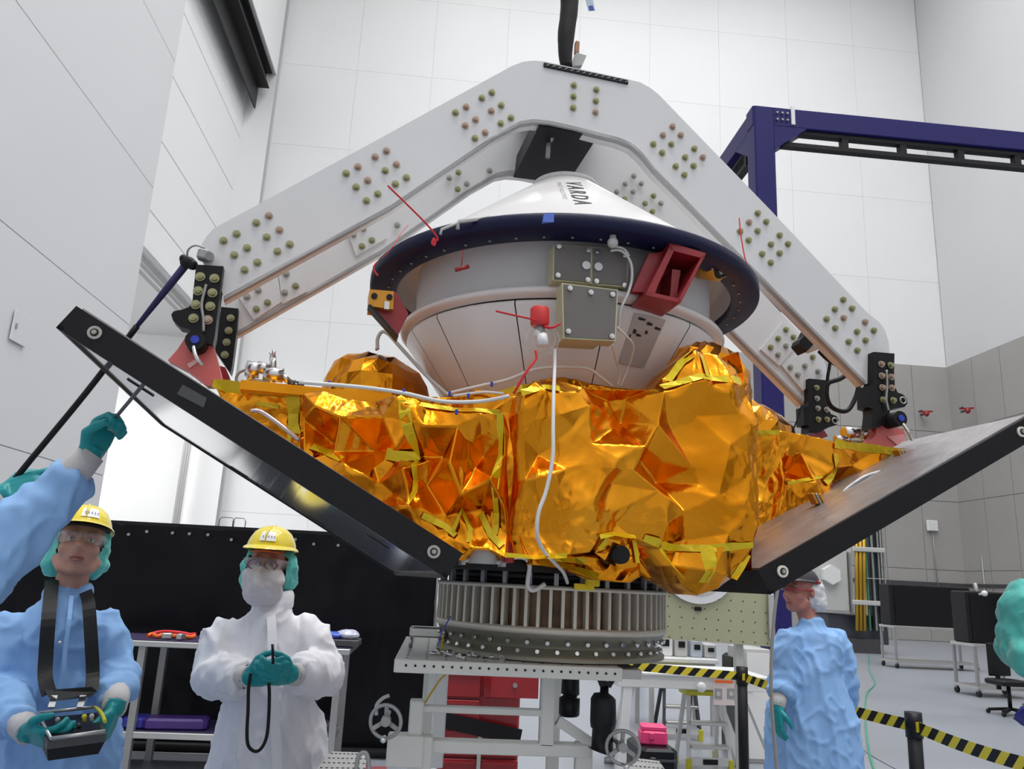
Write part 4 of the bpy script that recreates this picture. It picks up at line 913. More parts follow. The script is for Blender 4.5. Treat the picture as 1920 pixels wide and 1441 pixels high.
# equipment between the bottom deck and the ring
b=MB(); c=cv(905,1033,-.45); b.tube([c+Vector((0,0,-.03)),c+Vector((0,0,.03))],.035,14); b.box(c+UU*.05,(.01,.05,.07),rotz(AZ)); b.box(c-UU*.05,(.01,.05,.07),rotz(AZ)); b.build('motor',LGREY,SB)
b=MB(); b.box(cv(953,1037,-.50),(.026,.03,.045),rotz(AZ),bevel=.004); b.build('red_block',RED,SB)
b=MB(); b.lathe([(.30,1.672),(.33,1.672),(.33,1.655),(.315,1.655),(.315,1.640),(.34,1.640)],C0,64); b.build('mounting_ring',STEELK,SB)
b=MB(); 
for i in range(30):
    a=2*math.pi*i/30; p=C0+Vector((.335*math.cos(a),.335*math.sin(a),1.655)); b.box(p,(.012,.012,.034),rotz(a))
b.build('post_row',GREYM,SB)
for (x,y,w,m_) in ((1145,1073,.036,WHT),(1130,1082,.05,GREYM),(1085,1074,.06,DKGREY)): 
    b=MB(); b.box(cv(x,y,-.37),(w,.03,.014),rotz(AZ),bevel=.002); b.build('connector',m_,SB)
cable([(862,1050,-.45),(900,1049,-.45),(940,1053,-.45),(965,1044,-.45),(985,1046,-.45),(993,1060,-.42),(990,1085,-.38),(990,1098,-.37),(1000,1106,-.37),(1022,1094,-.37)],.006,'pale cable running left to right under the satellite onto the ring')
b=MB(); b.box(cv(1095,1100,-.36),(.055,.006,.016),rotz(AZ)); b.box(cv(1110,1092,-.36),(.04,.02,.02),rotz(AZ),bevel=.004); b.build('yellow_tape',TAPEY,SB)
# ================================================================ adapter ring
AR=thing('adapter_ring',cp(0,0,1.447),'round metal adapter ring with a fence of upright ribs on the stand','adapter ring')
RR=.346
RIBM=mat('warm_rib_metal',(.60,.56,.48),.4,.3)
CONEM=mat('olive_dark_metal',(.26,.25,.20),.4,.5)
lat([(RR-.03,1.640),(RR,1.640),(RR+.002,1.634),(RR,1.629),(RR-.03,1.629)],'upper_flange',RIBM,AR)
INNER=mat('ring_drum',(.15,.09,.05),.4,.5,var=.7,vscale=9)
lat([(RR-.034,1.635),(RR-.034,1.53)],'inner_drum',INNER,AR)
lat([(RR-.03,1.533),(RR,1.533),(RR,1.519),(RR-.006,1.515)],'lower_flange',RIBM,AR)
lat([(RR-.006,1.515),(RR-.012,1.502),(RR-.032,1.490),(RR-.034,1.478)],'upper_cone_band',CONEM,AR)
lat([(RR-.034,1.478),(RR-.012,1.462),(RR-.006,1.458),(RR-.006,1.447)],'base_flange',CONEM,AR)
b=MB(); b.box((0,0,0),(.030,.0085,.100)); rm=b.mesh('rib',RIBM)
for i in range(66):
    a=2*math.pi*i/66; o=bpy.data.objects.new('rib',rm); COL.objects.link(o); o.parent=AR; o.location=cpt(a,RR-.016,1.581)-wloc(AR); o.rotation_euler=(0,0,a)
b=MB(); b.tube([(0,0,0),(.012,0,0)],.0055,8); bm_=b.mesh('bolt',CHROME)
for row,(rr,z) in enumerate(((RR-.014,1.497),(RR-.022,1.468))):
    for i in range(40):
        a=2*math.pi*(i+.5*row)/40; o=bpy.data.objects.new('bolt',bm_); COL.objects.link(o); o.parent=AR; o.location=cpt(a,rr,z)-wloc(AR); o.rotation_euler=(0,-.3 if row else .3,a)
# ================================================================ stand
pA=wy(741,1217,2.1); pB=wy(1168,1234,2.1); pz=1.444; X0=pA.x; X1=pB.x
ST=thing('work_stand',(.3,2.48,0),'pale grey welded stand with perforated top plate carrying the adapter ring','stand')
STG=mat('stand_paint',(.66,.66,.62),.4,var=.03,vscale=5)
b=MB(); b.box(((X0+X1)/2,2.485,pz-.016),(X1-X0,.77,.032),bevel=.003); b.build('top_plate',STG,ST)
b=MB(); b.box((X1+.035,2.35,pz-.022),(.07,.35,.024),bevel=.003); b.build('side_plate',LGREY,ST)
b=MB(); b.tube([(0,0,0),(0,-.0012,0)],.0032,8); hm=b.mesh('hole',BLACK)
for i in range(24):
    o=bpy.data.objects.new('hole',hm); COL.objects.link(o); o.parent=ST; o.location=Vector((X0+.03+i*(X1-X0-.05)/23,2.0995,pz-.014))-wloc(ST)
b=MB()
for i in range(12):
    for j in range(12): b.tube([(X0+.03+i*.05,2.14+j*.06,pz+.0),(X0+.03+i*.05,2.14+j*.06,pz+.0008)],.004,6)
k=b.build('hole_pattern',BLACK,ST); k['kind']='stuff'
def sbox(x0,y0,x1,y1,Y,d,nm='tube',m=None,bev=.004):
    a=wy(x0,y0,Y); c=wy(x1,y1,Y); b=MB(); b.box(((a.x+c.x)/2,Y+d/2,(a.z+c.z)/2),(abs(c.x-a.x),d,abs(a.z-c.z)),bevel=bev); return b.build(nm,m or STG,ST)
YS=2.25
sbox(790,1322,1018,1343,YS,.03,'cross_tube'); sbox(769,1313,791,1380,YS-.01,.05,'post'); sbox(1017,1253,1039,1400,YS,.04,'post')
sbox(769,1386,1108,1421,YS,.05,'cross_beam'); sbox(727,1378,792,1440,YS-.02,.06,'corner_block'); sbox(769,1380,795,1640,YS-.012,.05,'post')
sbox(1081,1392,1107,1640,YS+.006,.04,'post'); sbox(806,1250,816,1330,YS+.3,.02,'thin_post',WHT); sbox(818,1250,830,1440,YS+.3,.02,'thin_post',WHT)
b=MB(); b.beam(wy(1045,1350,YS+.02),wy(1108,1392,YS+.02),.03,.026); b.build('brace',STG,ST)
for x0,x1 in ((769,795),(1080,1108)):
    a=wy(x0,1600,YS); c=wy(x1,1600,YS); b=MB(); b.box(((a.x+c.x)/2,YS+.3,.06),(.06,.75,.05),bevel=.004); b.build('base_rail',STG,ST)
    for dy in (.0,.6):
        p=Vector(((a.x+c.x)/2,YS+dy,.035)); b=MB(); b.tube([p-Vector((.015,0,0)),p+Vector((.015,0,0))],.035,16); b.build('caster',BLACK,ST)
    b=MB(); b.box(((a.x+c.x)/2,YS+.02,.5),(.038,.045,.9)); b.box(((a.x+c.x)/2,YS+.6,.72),(.038,.045,1.36)); b.build('post',STG,ST)
def jack(pts,Y,nm,lab):
    J=thing(nm,wy(pts[0][0],pts[0][1],Y),lab,'jack','black levelling jacks'); b=MB(); P=[wy(x,y,Y) for x,y,_ in pts]
    b.tube(P,[r/1500*Y for *_,r in pts],16); b.build('body',BLACKS,J); return J
J=jack([(1070,1254,14),(1070,1262,16),(1069,1300,17),(1069,1302,13),(1068,1306,13),(1068,1308,19),(1067,1338,19),(1067,1342,16)],2.32,'levelling_jack','shorter black cylinder jack under the right of the stand plate')
J=jack([(1134,1262,8),(1133,1298,8),(1132,1302,18),(1131,1310,23),(1131,1352,24),(1130,1364,22),(1130,1366,19),(1129,1404,20),(1128,1408,25)],2.2,'levelling_jack','taller black jack with forked head right of the stand')
b=MB(); b.ball(wy(1139,1269,2.17),.0105,10); b.build('ball_end',WHT,J); b=MB(); b.beam(wy(1120,1256,2.19),wy(1132,1285,2.19),.012,.02); b.beam(wy(1156,1256,2.19),wy(1138,1285,2.19),.012,.02); b.build('fork',BLACKS,J)
for (x,y,r,lab) in ((723,1352,27,'spoked hand wheel at the left of the stand'),(1168,1401,28,'spoked hand wheel at the right of the stand')):
    Y=2.12; c=wy(x,y,Y); R=r/1500*Y; H=thing('hand_wheel',c,lab,'hand wheel','silver hand wheels on the stand')
    b=MB(); b.tube([c+Vector((R*math.cos(t),-.012*math.cos(t),R*math.sin(t))) for t in [i*2*math.pi/32 for i in range(32)]],.0048,8,closed=True); b.build('rim',GREYM,H)
    for k in range(3):
        t=math.pi/2+k*2.094; b=MB(); b.beam(c+Vector((0,.012,0)),c+Vector((R*math.cos(t),0,R*math.sin(t))),.010,.006,up=(0,1,0)); b.build('spoke',GREYM,H)
    b=MB(); b.tube([c+Vector((0,.03,0)),c-Vector((0,.006,0))],.012,14); b.build('hub',GREYM,H)
    b=MB(); p=c+Vector((.0*R,-.01,-.92*R)); b.tube([p,p-Vector((0,.03,0))],.006,8); b.ball(p-Vector((0,.03,0)),.008,8); b.build('crank_knob',CHROME,H)
    b=MB(); b.tube([c+Vector((0,.03,0)),c+Vector((0,.14,0))],.006,8); b.build('shaft',GREYM,H)
m=MB(); m.tube(smoothpath([wy(706,1340,2.4),wy(706,1322,2.4),wy(717,1309,2.4),wy(730,1303,2.4)],6),.005,8); m.build('curved_handle',LGREY,ST)
# hardware lying on the plate
random.seed(3)
for i in range(14):
    x=X0+.10+random.random()*.20; y=2.16+random.random()*.1; b=MB(); a=random.random()*6
    b.tube([(x,y,pz+.006),(x+.03*math.cos(a),y+.03*math.sin(a),pz+.006)],.0045,6); b.tube([(x,y,pz+.006),(x+.006*math.cos(a),y+.006*math.sin(a),pz+.006)],.009,6,smooth=False)
    tag(b.build('loose_bolt',CHROME),'loose silver bolt scattered on the stand plate left of the ring','bolt','loose bolts on the stand plate')
p=wy(803,1190,2.45); b=MB(); b.box((p.x,2.45,pz+.045),(.11,.05,.03),bevel=.008); b.tube([(p.x-.05,2.45,pz),(p.x-.05,2.45,pz+.03)],.006,8); b.tube([(p.x+.04,2.45,pz),(p.x+.04,2.45,pz+.03)],.006,8); tag(b.build('tooling_block',ALU),'small silver tooling block on legs at the left end of the stand plate','tooling')
b=MB(); P=[wy(x,y,2.3) for x,y in ((831,1190),(826,1245),(836,1262),(824,1275),(800,1312),(792,1330),(790,1410))]; b.tube(smoothpath(P,5),.0028,6); tag(b.build('yellow_cord',mat('yellow_cord',(.6,.4,.02),.5)),'thin yellow cord hanging from the stand plate beside the post','cord')
b=MB(); b.tube(smoothpath([wy(845,1155,2.2),wy(826,1190,2.2),wy(822,1210,2.2)],5),.0018,6); tag(b.build('cable',BLUEP),'short blue lead at the left foot of the adapter ring','cable')
# ================================================================ laboratory behind and to the right
def wbox(x0,y0,x1,y1,Y,d,nm,m,par=None,bev=.004):
    a=wy(x0,y0,Y); c=wy(x1,y1,Y); b=MB(); b.box(((a.x+c.x)/2,Y+d/2,(a.z+c.z)/2),(abs(c.x-a.x),d,abs(a.z-c.z)),bevel=bev); return b.build(nm,m,par)
# red tool cabinet
Y=4.6; a=wy(828,1246,Y); c=wy(984,1246,Y); zt_=a.z; wdt=c.x-a.x
TC=thing('tool_cabinet',((a.x+c.x)/2,Y+.25,0),'red rolling tool cabinet with black straps and one open drawer behind the stand','tool cabinet')
b=MB(); b.box(((a.x+c.x)/2,Y+.27,zt_/2+.04),(wdt-.03,.5,zt_-.10),bevel=.01); b.build('body',REDT,TC)
nz=7; hz=(zt_-.14)/nz
for i in range(nz):
    for j in range(2):
        if i==5 and j==1: continue
        x=a.x+wdt*(.26+.48*j); b=MB(); b.box((x,Y+.005,.12+hz*(i+.5)),(wdt*.45,.03,hz*.9),bevel=.006); d=b.build('drawer',REDT,TC)
        b=MB(); b.box((x,Y-.018,.12+hz*(i+.86)),(wdt*.40,.02,.012)); b.build('pull',REDT,d)
x=a.x+wdt*.80; zc_=wy(950,1287,4.2).z
b=MB()
for q,s in (((x,Y-.40,zc_),(wdt*.52,.02,.10)),((x-wdt*.25,Y-.2,zc_),(.012,.4,.09)),((x+wdt*.25,Y-.2,zc_),(.012,.4,.09)),((x,Y-.2,zc_-.045),(wdt*.5,.4,.01))): b.box(q,s)
d=b.build('drawer',REDT,TC); b=MB(); b.cyl((x,Y-.41,zc_+.01),(x,Y-.425,zc_+.01),.012,10); b.build('pull',GREYM,d)
b=MB(); b.box((a.x+wdt*.5,Y-.02,.5),(.02,.03,.8)); b.build('centre_trim',LGREY,TC)
for z,t in ((zt_-.30,.08),(zt_-.78,.07),(.22,.06)):
    b=MB(); b.beam((a.x-.01,Y-.035,z+.03),(a.x+wdt*.98,Y-.035,z-.05),.012,t); b.build('strap',BLACK,TC)
for sx in (.1,.9):
    for sy in (.06,.46): b=MB(); b.tube([(a.x+wdt*sx-.02,Y+sy,.045),(a.x+wdt*sx+.02,Y+sy,.045)],.045,14); b.build('caster',BLACK,TC)
# case on case
Y=5.6; a=wy(1202,1412,Y); c=wy(1272,1412,Y); zb=wy(1235,1404,Y).z
K=thing('black_case',((a.x+c.x)/2,Y+.2,0),'large black equipment case on the floor under the pink case','case'); b=MB(); b.box(((a.x+c.x)/2,Y+.22,zb/2),(c.x-a.x,.44,zb),bevel=.03); b.build('shell',BLACKS,K)
b=MB(); b.box(((a.x+c.x)/2,Y-.0,zb-.07),(c.x-a.x-.02,.02,.015)); b.build('lid_seam',DKGREY,K); b=MB(); b.box(((a.x+c.x)/2-.05,Y-.01,zb-.08),(.04,.02,.06),bevel=.005); b.build('latch',DKGREY,K)
a=wy(1213,1390,Y); c=wy(1264,1390,Y); zp=zb+.125
K=thing('pink_case',((a.x+c.x)/2,Y+.15,zb),'small bright pink plastic case lying on the black case','case'); b=MB(); b.box(((a.x+c.x)/2,Y+.2,zb+.045),(c.x-a.x,.17,.09),rotz(-.12),bevel=.018); b.build('shell',PINK,K)
b=MB(); b.box(((a.x+c.x)/2,Y+.2,zb+.105),((c.x-a.x)*.92,.15,.03),rotz(-.12),bevel=.01); b.build('lid',PINK,K); b=MB(); b.box(((a.x+c.x)/2-.03,Y+.11,zb+.06),(.03,.015,.04),rotz(-.12),bevel=.004); b.build('latch',PINK,K)
# white lift table
Y=7.3; L=thing('white_work_table',(wy(1300,1300,Y).x,Y+.4,0),'white enamelled steel work table with splayed legs behind the barrier tape','table')
za=wy(1160,1262,Y).z; xa=wy(1158,1270,Y).x; xb=wy(1442,1285,Y).x
b=MB(); b.box(((xa+xb)/2,Y+.4,za-.055),(xb-xa,.8,.11),bevel=.01); b.build('apron',WHT,L); b=MB(); b.box(((xa+xb)/2,Y+.4,za+.008),(xb-xa+.03,.84,.02),bevel=.005); b.build('table_top',WHT,L)
for x0,x1,yy in ((xa+.10,xa+.04,0.05),(xa+.32,xa+.10,.75),(xb-.2,xb+.12,.05),(xb-.3,xb+.0,.75)):
    b=MB(); b.beam((x0,Y+yy,za-.1),(x1,Y+yy,.05),.08,.08); b.build('leg',WHT,L); b=MB(); b.cyl((x1,Y+yy,0),(x1,Y+yy,.05),.05,12); b.build('foot',GREYM,L)
b=MB(); p=wy(1315,1288,Y-.03); b.ball(p,.045,12,(1,.5,1)); b.build('round_knob',WHT,L)
sg=thing('instruction_sheet',wy(1360,1300,Y-.06),'pinkish notice sheet with two grey pictures and an orange header on the table edge','sign')
a=wy(1337,1284,Y-.05); c=wy(1380,1322,Y-.05); b=MB(); b.box(((a.x+c.x)/2,Y-.055,(a.z+c.z)/2),(c.x-a.x,.008,a.z-c.z)); b.build('sheet',mat('pink_sheet',(.68,.58,.57),.5),sg)
for x0,x1 in ((1340,1354),(1363,1378)):
    a=wy(x0,1290,Y-.06); c=wy(x1,1310,Y-.06); b=MB(); b.box(((a.x+c.x)/2,Y-.061,(a.z+c.z)/2),(c.x-a.x,.003,a.z-c.z)); o=b.build('picture',GREYM,sg); b=MB(); b.tube([((a.x+c.x)/2,Y-.063,(a.z+c.z)/2),((a.x+c.x)/2,Y-.066,(a.z+c.z)/2)],.02,14); b.build('picture_disc',LGREY,o)
a=wy(1341,1274,Y-.06); c=wy(1374,1281,Y-.06); b=MB(); b.box(((a.x+c.x)/2,Y-.061,(a.z+c.z)/2),(c.x-a.x,.012,a.z-c.z)); b.build('orange_header',ORNG,sg)
# step ladders
def ladder(cx,Y,h,w,lab,mm,grp='small step stools under the white table'):
    T=thing('step_stool',(cx,Y,0),lab,'step stool',grp)
    for s in (-1,1):
        for (ya,yb) in ((0,.10),(.42,.22)):
            b=MB(); b.beam((cx+s*w/2,Y+ya,.03),(cx+s*w*.42,Y+yb,h-.02),.035,.03); b.build('leg',mm,T); b=MB(); b.box((cx+s*w/2,Y+ya,.06),(.05,.05,.12),bevel=.006); b.build('foot',YEL,T)
    b=MB(); b.box((cx,Y+.17,h),(w*1.05,.24,.04),bevel=.01); b.build('top_step',YEL,T)
    for z,y in ((h*.33,.02),(h*.62,.05)): b=MB(); b.box((cx,Y+y,z),(w*.9,.12,.03),bevel=.005); b.build('tread',ALU,T)
    b=MB(); b.box((cx,Y-.005,.10),(w*.9,.02,.07)); o=b.build('front_plate',WHT,T); b=MB(); b.box((cx,Y-.02,.10),(w*.35,.006,.045)); b.build('label_patch',BLACK,o)
p0=wy(1321,1420,7.9); ladder(p0.x,7.75,wy(1310,1298,7.85).z,.40,'white step stool with yellow top and feet, nearer the camera',WHT)
p0=wy(1279,1360,9.3); ladder(p0.x,9.3,.56,.42,'dark-legged step stool standing farther back to the left of the nearer one',DKGREY)
# desks and instruments at the back centre
Y=9.6; D_=thing('white_desk',(wy(1280,1240,Y).x,Y+.4,0),'white desk with instruments behind the hazard tape','desk')
a=wy(1215,1232,Y); c=wy(1348,1236,Y); b=MB(); b.box(((a.x+c.x)/2,Y+.4,a.z-.02),(c.x-a.x,.8,.05),bevel=.01); b.build('desk_top',WHT,D_); b=MB(); b.box(((a.x+c.x)/2,Y+.06,a.z-.13),(c.x-a.x-.1,.03,.18)); b.build('modesty_panel',LGREY,D_)
for x in (a.x+.06,c.x-.06):
    for y in (.06,.74): b=MB(); b.box((x,Y+y,(a.z-.04)/2),(.05,.05,a.z-.04)); b.build('leg',LGREY,D_)
dz=a.z+.005
def instr(x0,x1,h,d,lab,m,cat='instrument',nm='instrument_box',sub=True):
    a=wy(x0,1220,Y+.2); c=wy(x1,1220,Y+.2); T=thing(nm,((a.x+c.x)/2,Y+.3,dz),lab,cat); b=MB(); b.box(((a.x+c.x)/2,Y+.2+d/2,dz+h/2),(c.x-a.x,d,h),bevel=.02); b.build('housing',m,T)
    if sub: b=MB(); b.box(((a.x+c.x)/2,Y+.19,dz+h*.6),((c.x-a.x)*.5,.01,h*.3)); b.build('dark_panel',BLACK,T)
instr(1232,1262,.26,.3,'white rounded instrument at the left end of the white desk',WHT); instr(1266,1290,.24,.25,'grey instrument box second from the left on the white desk',LGREY); instr(1296,1318,.20,.25,'small pale blue-grey box in the middle of the white desk',mat('pale_blue_grey',(.45,.5,.56),.5)); instr(1322,1344,.16,.3,'low light grey box at the right end of the white desk',LGREY)
T=thing('grey_cabinet',(wy(1424,1240,8.2).x,8.45,0),'pale grey floor cabinet beside the blue-gowned man walking away','cabinet')
a=wy(1400,1216,8.2); c=wy(1448,1216,8.2); b=MB(); b.box(((a.x+c.x)/2,8.5,a.z/2),(c.x-a.x,.5,a.z),bevel=.01); b.build('body',LGREY,T); b=MB(); b.box(((a.x+c.x)/2,8.24,a.z/2),((c.x-a.x)*.9,.02,a.z*.92)); o=b.build('door',WHT,T); b=MB(); b.box((a.x+.05,8.22,a.z*.7),(.015,.02,.12)); b.build('handle',GREYM,o)
T=thing('black_flight_case',(wy(1385,1235,8.6).x,8.7,0),'black case on a dark cart left of the pale grey cabinet','case')
a=wy(1372,1225,8.6); c=wy(1398,1225,8.6); b=MB(); b.box(((a.x+c.x)/2,8.75,a.z-.18),(c.x-a.x,.4,.34),bevel=.05); b.build('shell',BLACK,T); b=MB(); b.box(((a.x+c.x)/2,8.75,(a.z-.35)/2),(c.x-a.x,.4,a.z-.35)); b.build('cart_body',DKGREY,T)
# pale olive test panel with a white disc
Y=6.6; P=thing('olive_test_panel',(wy(1345,1200,Y).x,Y+.1,0),'pale olive plate with hole grid and white disc, right of the ring','panel')
a=wy(1236,1084,Y); c=wy(1450,1210,Y); b=MB(); pts=[wy(1236,1086,Y),wy(1450,1086,Y),wy(1451,1212,Y),wy(1236,1196,Y)]; b.prism(pts,(0,.03,0)); b.build('plate',OLIVE,P)
b=MB(); b.tube([(0,0,0),(0,-.002,0)],.007,8); hm2=b.mesh('hole',mat('hole_brown',(.10,.09,.05),.6)); n=0
for j in range(6):
    for i in range(9):
        px=1252+i*23+(j%2)*3; py=1097+j*19+(px-1240)*.07
        if py<1212 and not(1255<px<1365 and py<1118):
            o=bpy.data.objects.new('hole',hm2); COL.objects.link(o); o.parent=P; o.location=wy(px,py,Y)-wloc(P)
c=wy(1310,1055,Y-.03); b=MB(); b.tube([c,c+Vector((0,.02,0))],.33,40); b.build('white_disc',WHT,P); b=MB(); b.tube([c-Vector((0,.004,0)),c],.265,40); b.build('disc_face',LGREY,P)
b=MB(); b.box(wy(1309,1141,Y-.01),(.06,.02,.03),bevel=.01); b.build('oval_fitting',BLACK,P)
b=MB(); a=wy(1444,1100,Y-.02); b.box((a.x,Y-.02,wy(1444,1155,Y).z),(.05,.04,.36),bevel=.004); b.build('edge_fitting',ALU,P)
for x in (1391,): 
    q=wy(x,1205,Y); b=MB(); b.box((q.x,Y+.08,q.z/2),(.06,.06,q.z)); b.build('support_post',LGREY,P); b=MB(); b.box((q.x,Y+.1,.02),(.5,.5,.04),bevel=.01); b.build('base',LGREY,P)
# hazard barrier tape
TY=mat('barrier_yellow',(.68,.56,.03),.45)
def stanchion(px,py,Y,lab):
    t=wy(px,py,Y); S=thing('barrier_post',(t.x,Y,0),lab,'post','black barrier posts'); b=MB(); b.cyl((t.x,Y,.02),(t.x,Y,t.z),.038,16); b.build('pole',BLACK,S)
    b=MB(); b.lathe([(.17,0),(.17,.02),(.06,.05),(.0,.06)],(t.x,Y,0),24); b.build('base',BLACK,S); b=MB(); b.cyl((t.x,Y,t.z-.12),(t.x,Y,t.z+.01),.045,16); b.build('tape_head',BLACKS,S); 
    b=MB(); b.box((t.x,Y-.046,t.z-.06),(.03,.01,.05)); b.build('tape_clip',TY,S); return Vector((t.x,Y,t.z-.06))
sA=stanchion(1391,1252,6.3,'black barrier post left of the man walking away'); sB=stanchion(1712,1338,4.4,'black barrier post at the lower right of the hall')
def belt(a,b_,lab,sag=.02,h=.062):
    a=Vector(a);b_=Vector(b_); d=b_-a; L=d.length; n=int(L/.05); T=thing('barrier_tape',(a+b_)/2,lab,'tape','yellow and black barrier tapes')
    my=MB(); mk=MB()
    def pt(s,z): s=max(0,min(L,s)); return a+d*(s/L)+Vector((0,0,z-sag*4*(s/L)*(1-s/L)))
    w=.058; k=int(L/w)
    for i in range(-1,k+2):
        s=i*w; m_=my if i%2 else mk
        if s+w<0 or s>L: continue
        q=[pt(s,-h/2),pt(s+w,-h/2),pt(s+w+h*.9,h/2),pt(s+h*.9,h/2)]
        off=Vector((d.y,-d.x,0)).normalized()*.0015
        m_.add(q+[x+off for x in q],[(0,1,2,3),(7,6,5,4),(0,4,5,1),(2,6,7,3)])
    my.build('yellow_stripes',TY,T); mk.build('black_stripes',BLACK,T)
belt(wy(1150,1245,6.3),sA,'yellow and black barrier tape running left from the post by the white table',.0)
belt(sA,sB,'yellow and black barrier tape passing behind the man in the blue gown',.02)
e=wy(1990,1448,3.35); belt(sB,e,'yellow and black barrier tape leaving at the lower right corner',.02)
# hanging strap right of the panel
b=MB(); b.tube(smoothpath([wy(1459,1100,4.0),wy(1452,1150,4.0),wy(1447,1220,4.0),wy(1446,1300,4.0),wy(1453,1400,4.0),wy(1462,1500,4.0)],6),.009,8); tag(b.build('hanging_strap',mat('grey_strap',(.30,.29,.26),.6)),'grey strap hanging from the right panel down past the blue gown','strap')
# distant satellite
Y=24; S=thing('distant_satellite',(wy(1600,1200,Y).x,Y,0),'tall far-off satellite with folded dark panels and gold rods','satellite')
b=MB(); b.box((wy(1608,1200,Y).x,Y+.9,.2),(1.7,1.4,.42),bevel=.03); b.build('ground_stand',DKGREY,S)
def sb_(x0,y0,x1,y1,nm,m,d=1.0,dy=0): return wbox(x0,y0,x1,y1,Y+dy,d,nm,m,S,.03)
sb_(1552,1150,1668,1209,'dark_base',mat('dark_slate',(.05,.055,.07),.5),1.6,.4); sb_(1522,1030,1594,1146,'white_body',LGREY,1.4,.2); sb_(1594,985,1602,1150,'silver_edge',ALU,.3)
c=wy(1561,1077,Y); b=MB(); b.tube([c,c+Vector((0,.2,0))],.30,6,smooth=False); b.build('hexagon_plate',WHT,S)
sb_(1600,955,1624,1185,'painted_rod_shade',mat('gold_shadow',(.10,.07,.02),.4),.1,.05)  # dark strip that paints the shade between the gold rods
for x in (1605,1612,1619): b=MB(); b.cyl(wy(x,952,Y),wy(x+2,1182,Y),.055,8); b.build('gold_rod',mat('gold_rod%d'%x,(.55,.34,.04),.3,.6),S)
sb_(1626,955,1661,1182,'folded_panel',mat('dark_cells',(.012,.02,.022),.35),.3,.1)
for x in (1628,1640,1651,1661): b=MB(); b.box(((wy(x,1000,Y).x+wy(x,1182,Y).x)/2,Y+.05,(wy(x,950,Y).z+wy(x,1182,Y).z)/2),(.05,.05,wy(x,950,Y).z-wy(x,1182,Y).z)); b.build('panel_rail',GREYM if x>1630 else mat('green_rail',(.05,.2,.10),.5),S)
for y in (1030,1130): sb_(1600,y-6,1661,y+6,'cross_bracket',LGREY,.12,-.12)
sb_(1626,1083,1661,1086,'cross_bracket',LGREY,.1,-.1)
# carts with black covered equipment
def cart(x0,x1,ytop,Y,ycov,lab,lab2,sh=True,cov=True):
    a=wy(x0,ytop,Y); c=wy(x1,ytop,Y); zt=a.z; T=thing('steel_cart',((a.x+c.x)/2,Y+.3,0),lab,'cart','steel carts at the right wall')
    b=MB(); b.box(((a.x+c.x)/2,Y+.35,zt-.03),(c.x-a.x,.7,.06),bevel=.01); b.build('top_shelf',ALU,T)
    for x in (a.x+.04,c.x-.04):
        for y in (.04,.66):
            b=MB(); b.box((x,Y+y,zt/2+.03),(.05,.05,zt-.12)); b.build('leg',GREYM,T); b=MB(); b.tube([(x-.02,Y+y,.06),(x+.02,Y+y,.06)],.06,12); b.build('caster',BLACK,T)
    b=MB(); b.box(((a.x+c.x)/2,Y+.35,.16),(c.x-a.x,.7,.05)); b.build('lower_shelf',ALU,T)
    if cov:
        zc=wy((x0+x1)/2,ycov,Y).z; T2=thing('covered_equipment',((a.x+c.x)/2,Y+.35,zt),lab2,'equipment','black covered equipment on the carts')
        b=MB(); b.box(((a.x+c.x)/2,Y+.35,(zt+zc)/2),((c.x-a.x)*1.0,.5,zc-zt),bevel=.04); b.build('black_cover',BLACK,T2)
        b=MB(); b.box(((a.x+c.x)/2,Y+.09,(zt+zc)/2),((c.x-a.x)*.9,.01,(zc-zt)*.86)); b.build('front_panel',BLACKS,T2)
cart(1676,1830,1172,19.5,1098,'steel cart under the wide black covered unit at the right','wide black covered unit on the cart nearest the far satellite')
cart(1826,1925,1206,14.3,1110,'steel cart with casters at the right edge of the hall','black covered unit at the right edge beside the teal cap')
cart(1990,2150,1215,13.5,1110,'steel cart just outside the right edge','black covered unit on the outermost cart')
p=wy(1846,1112,14.2); b=MB(); b.ball(p,.055,10); b.cyl(p,p+Vector((0,.15,-.02)),.02,8); b.build('white_knob',WHT,[o for o in COL.objects if o.name=='covered_equipment.001'][0])
m=MB(); m.tube([wy(1828,1092,19.45),wy(1832,1110,19.45),wy(1840,1160,19.45)],.05,6); m.build('cable_drop',GREYM,[o for o in COL.objects if o.name=='covered_equipment'][0])
T=thing('office_chair',(wy(1890,1280,12.2).x,12.2,0),'black office chair base visible under the right cart','chair'); q=wloc(T)
for k in range(5): t=k*1.257; b=MB(); b.beam(q+Vector((0,0,.10)),q+Vector((.3*math.cos(t),.3*math.sin(t),.06)),.05,.04); o=b.build('base_arm',BLACK,T); b=MB(); b.ball(q+Vector((.3*math.cos(t),.3*math.sin(t),.035)),.035,8); b.build('caster',BLACK,o)
b=MB(); b.cyl(q+Vector((0,0,.1)),q+Vector((0,0,.45)),.03,10); b.build('column',BLACK,T); b=MB(); b.box(q+Vector((0,0,.48)),(.48,.46,.08),bevel=.03); b.build('seat',BLACK,T); b=MB(); b.box(q+Vector((.05,.24,.80)),(.44,.06,.5),rotz(.2),bevel=.03); b.build('backrest',BLACK,T)
b=MB(); b.box(q+Vector((0,.22,.5)),(.06,.04,.3)); b.build('back_bracket',BLACK,T)
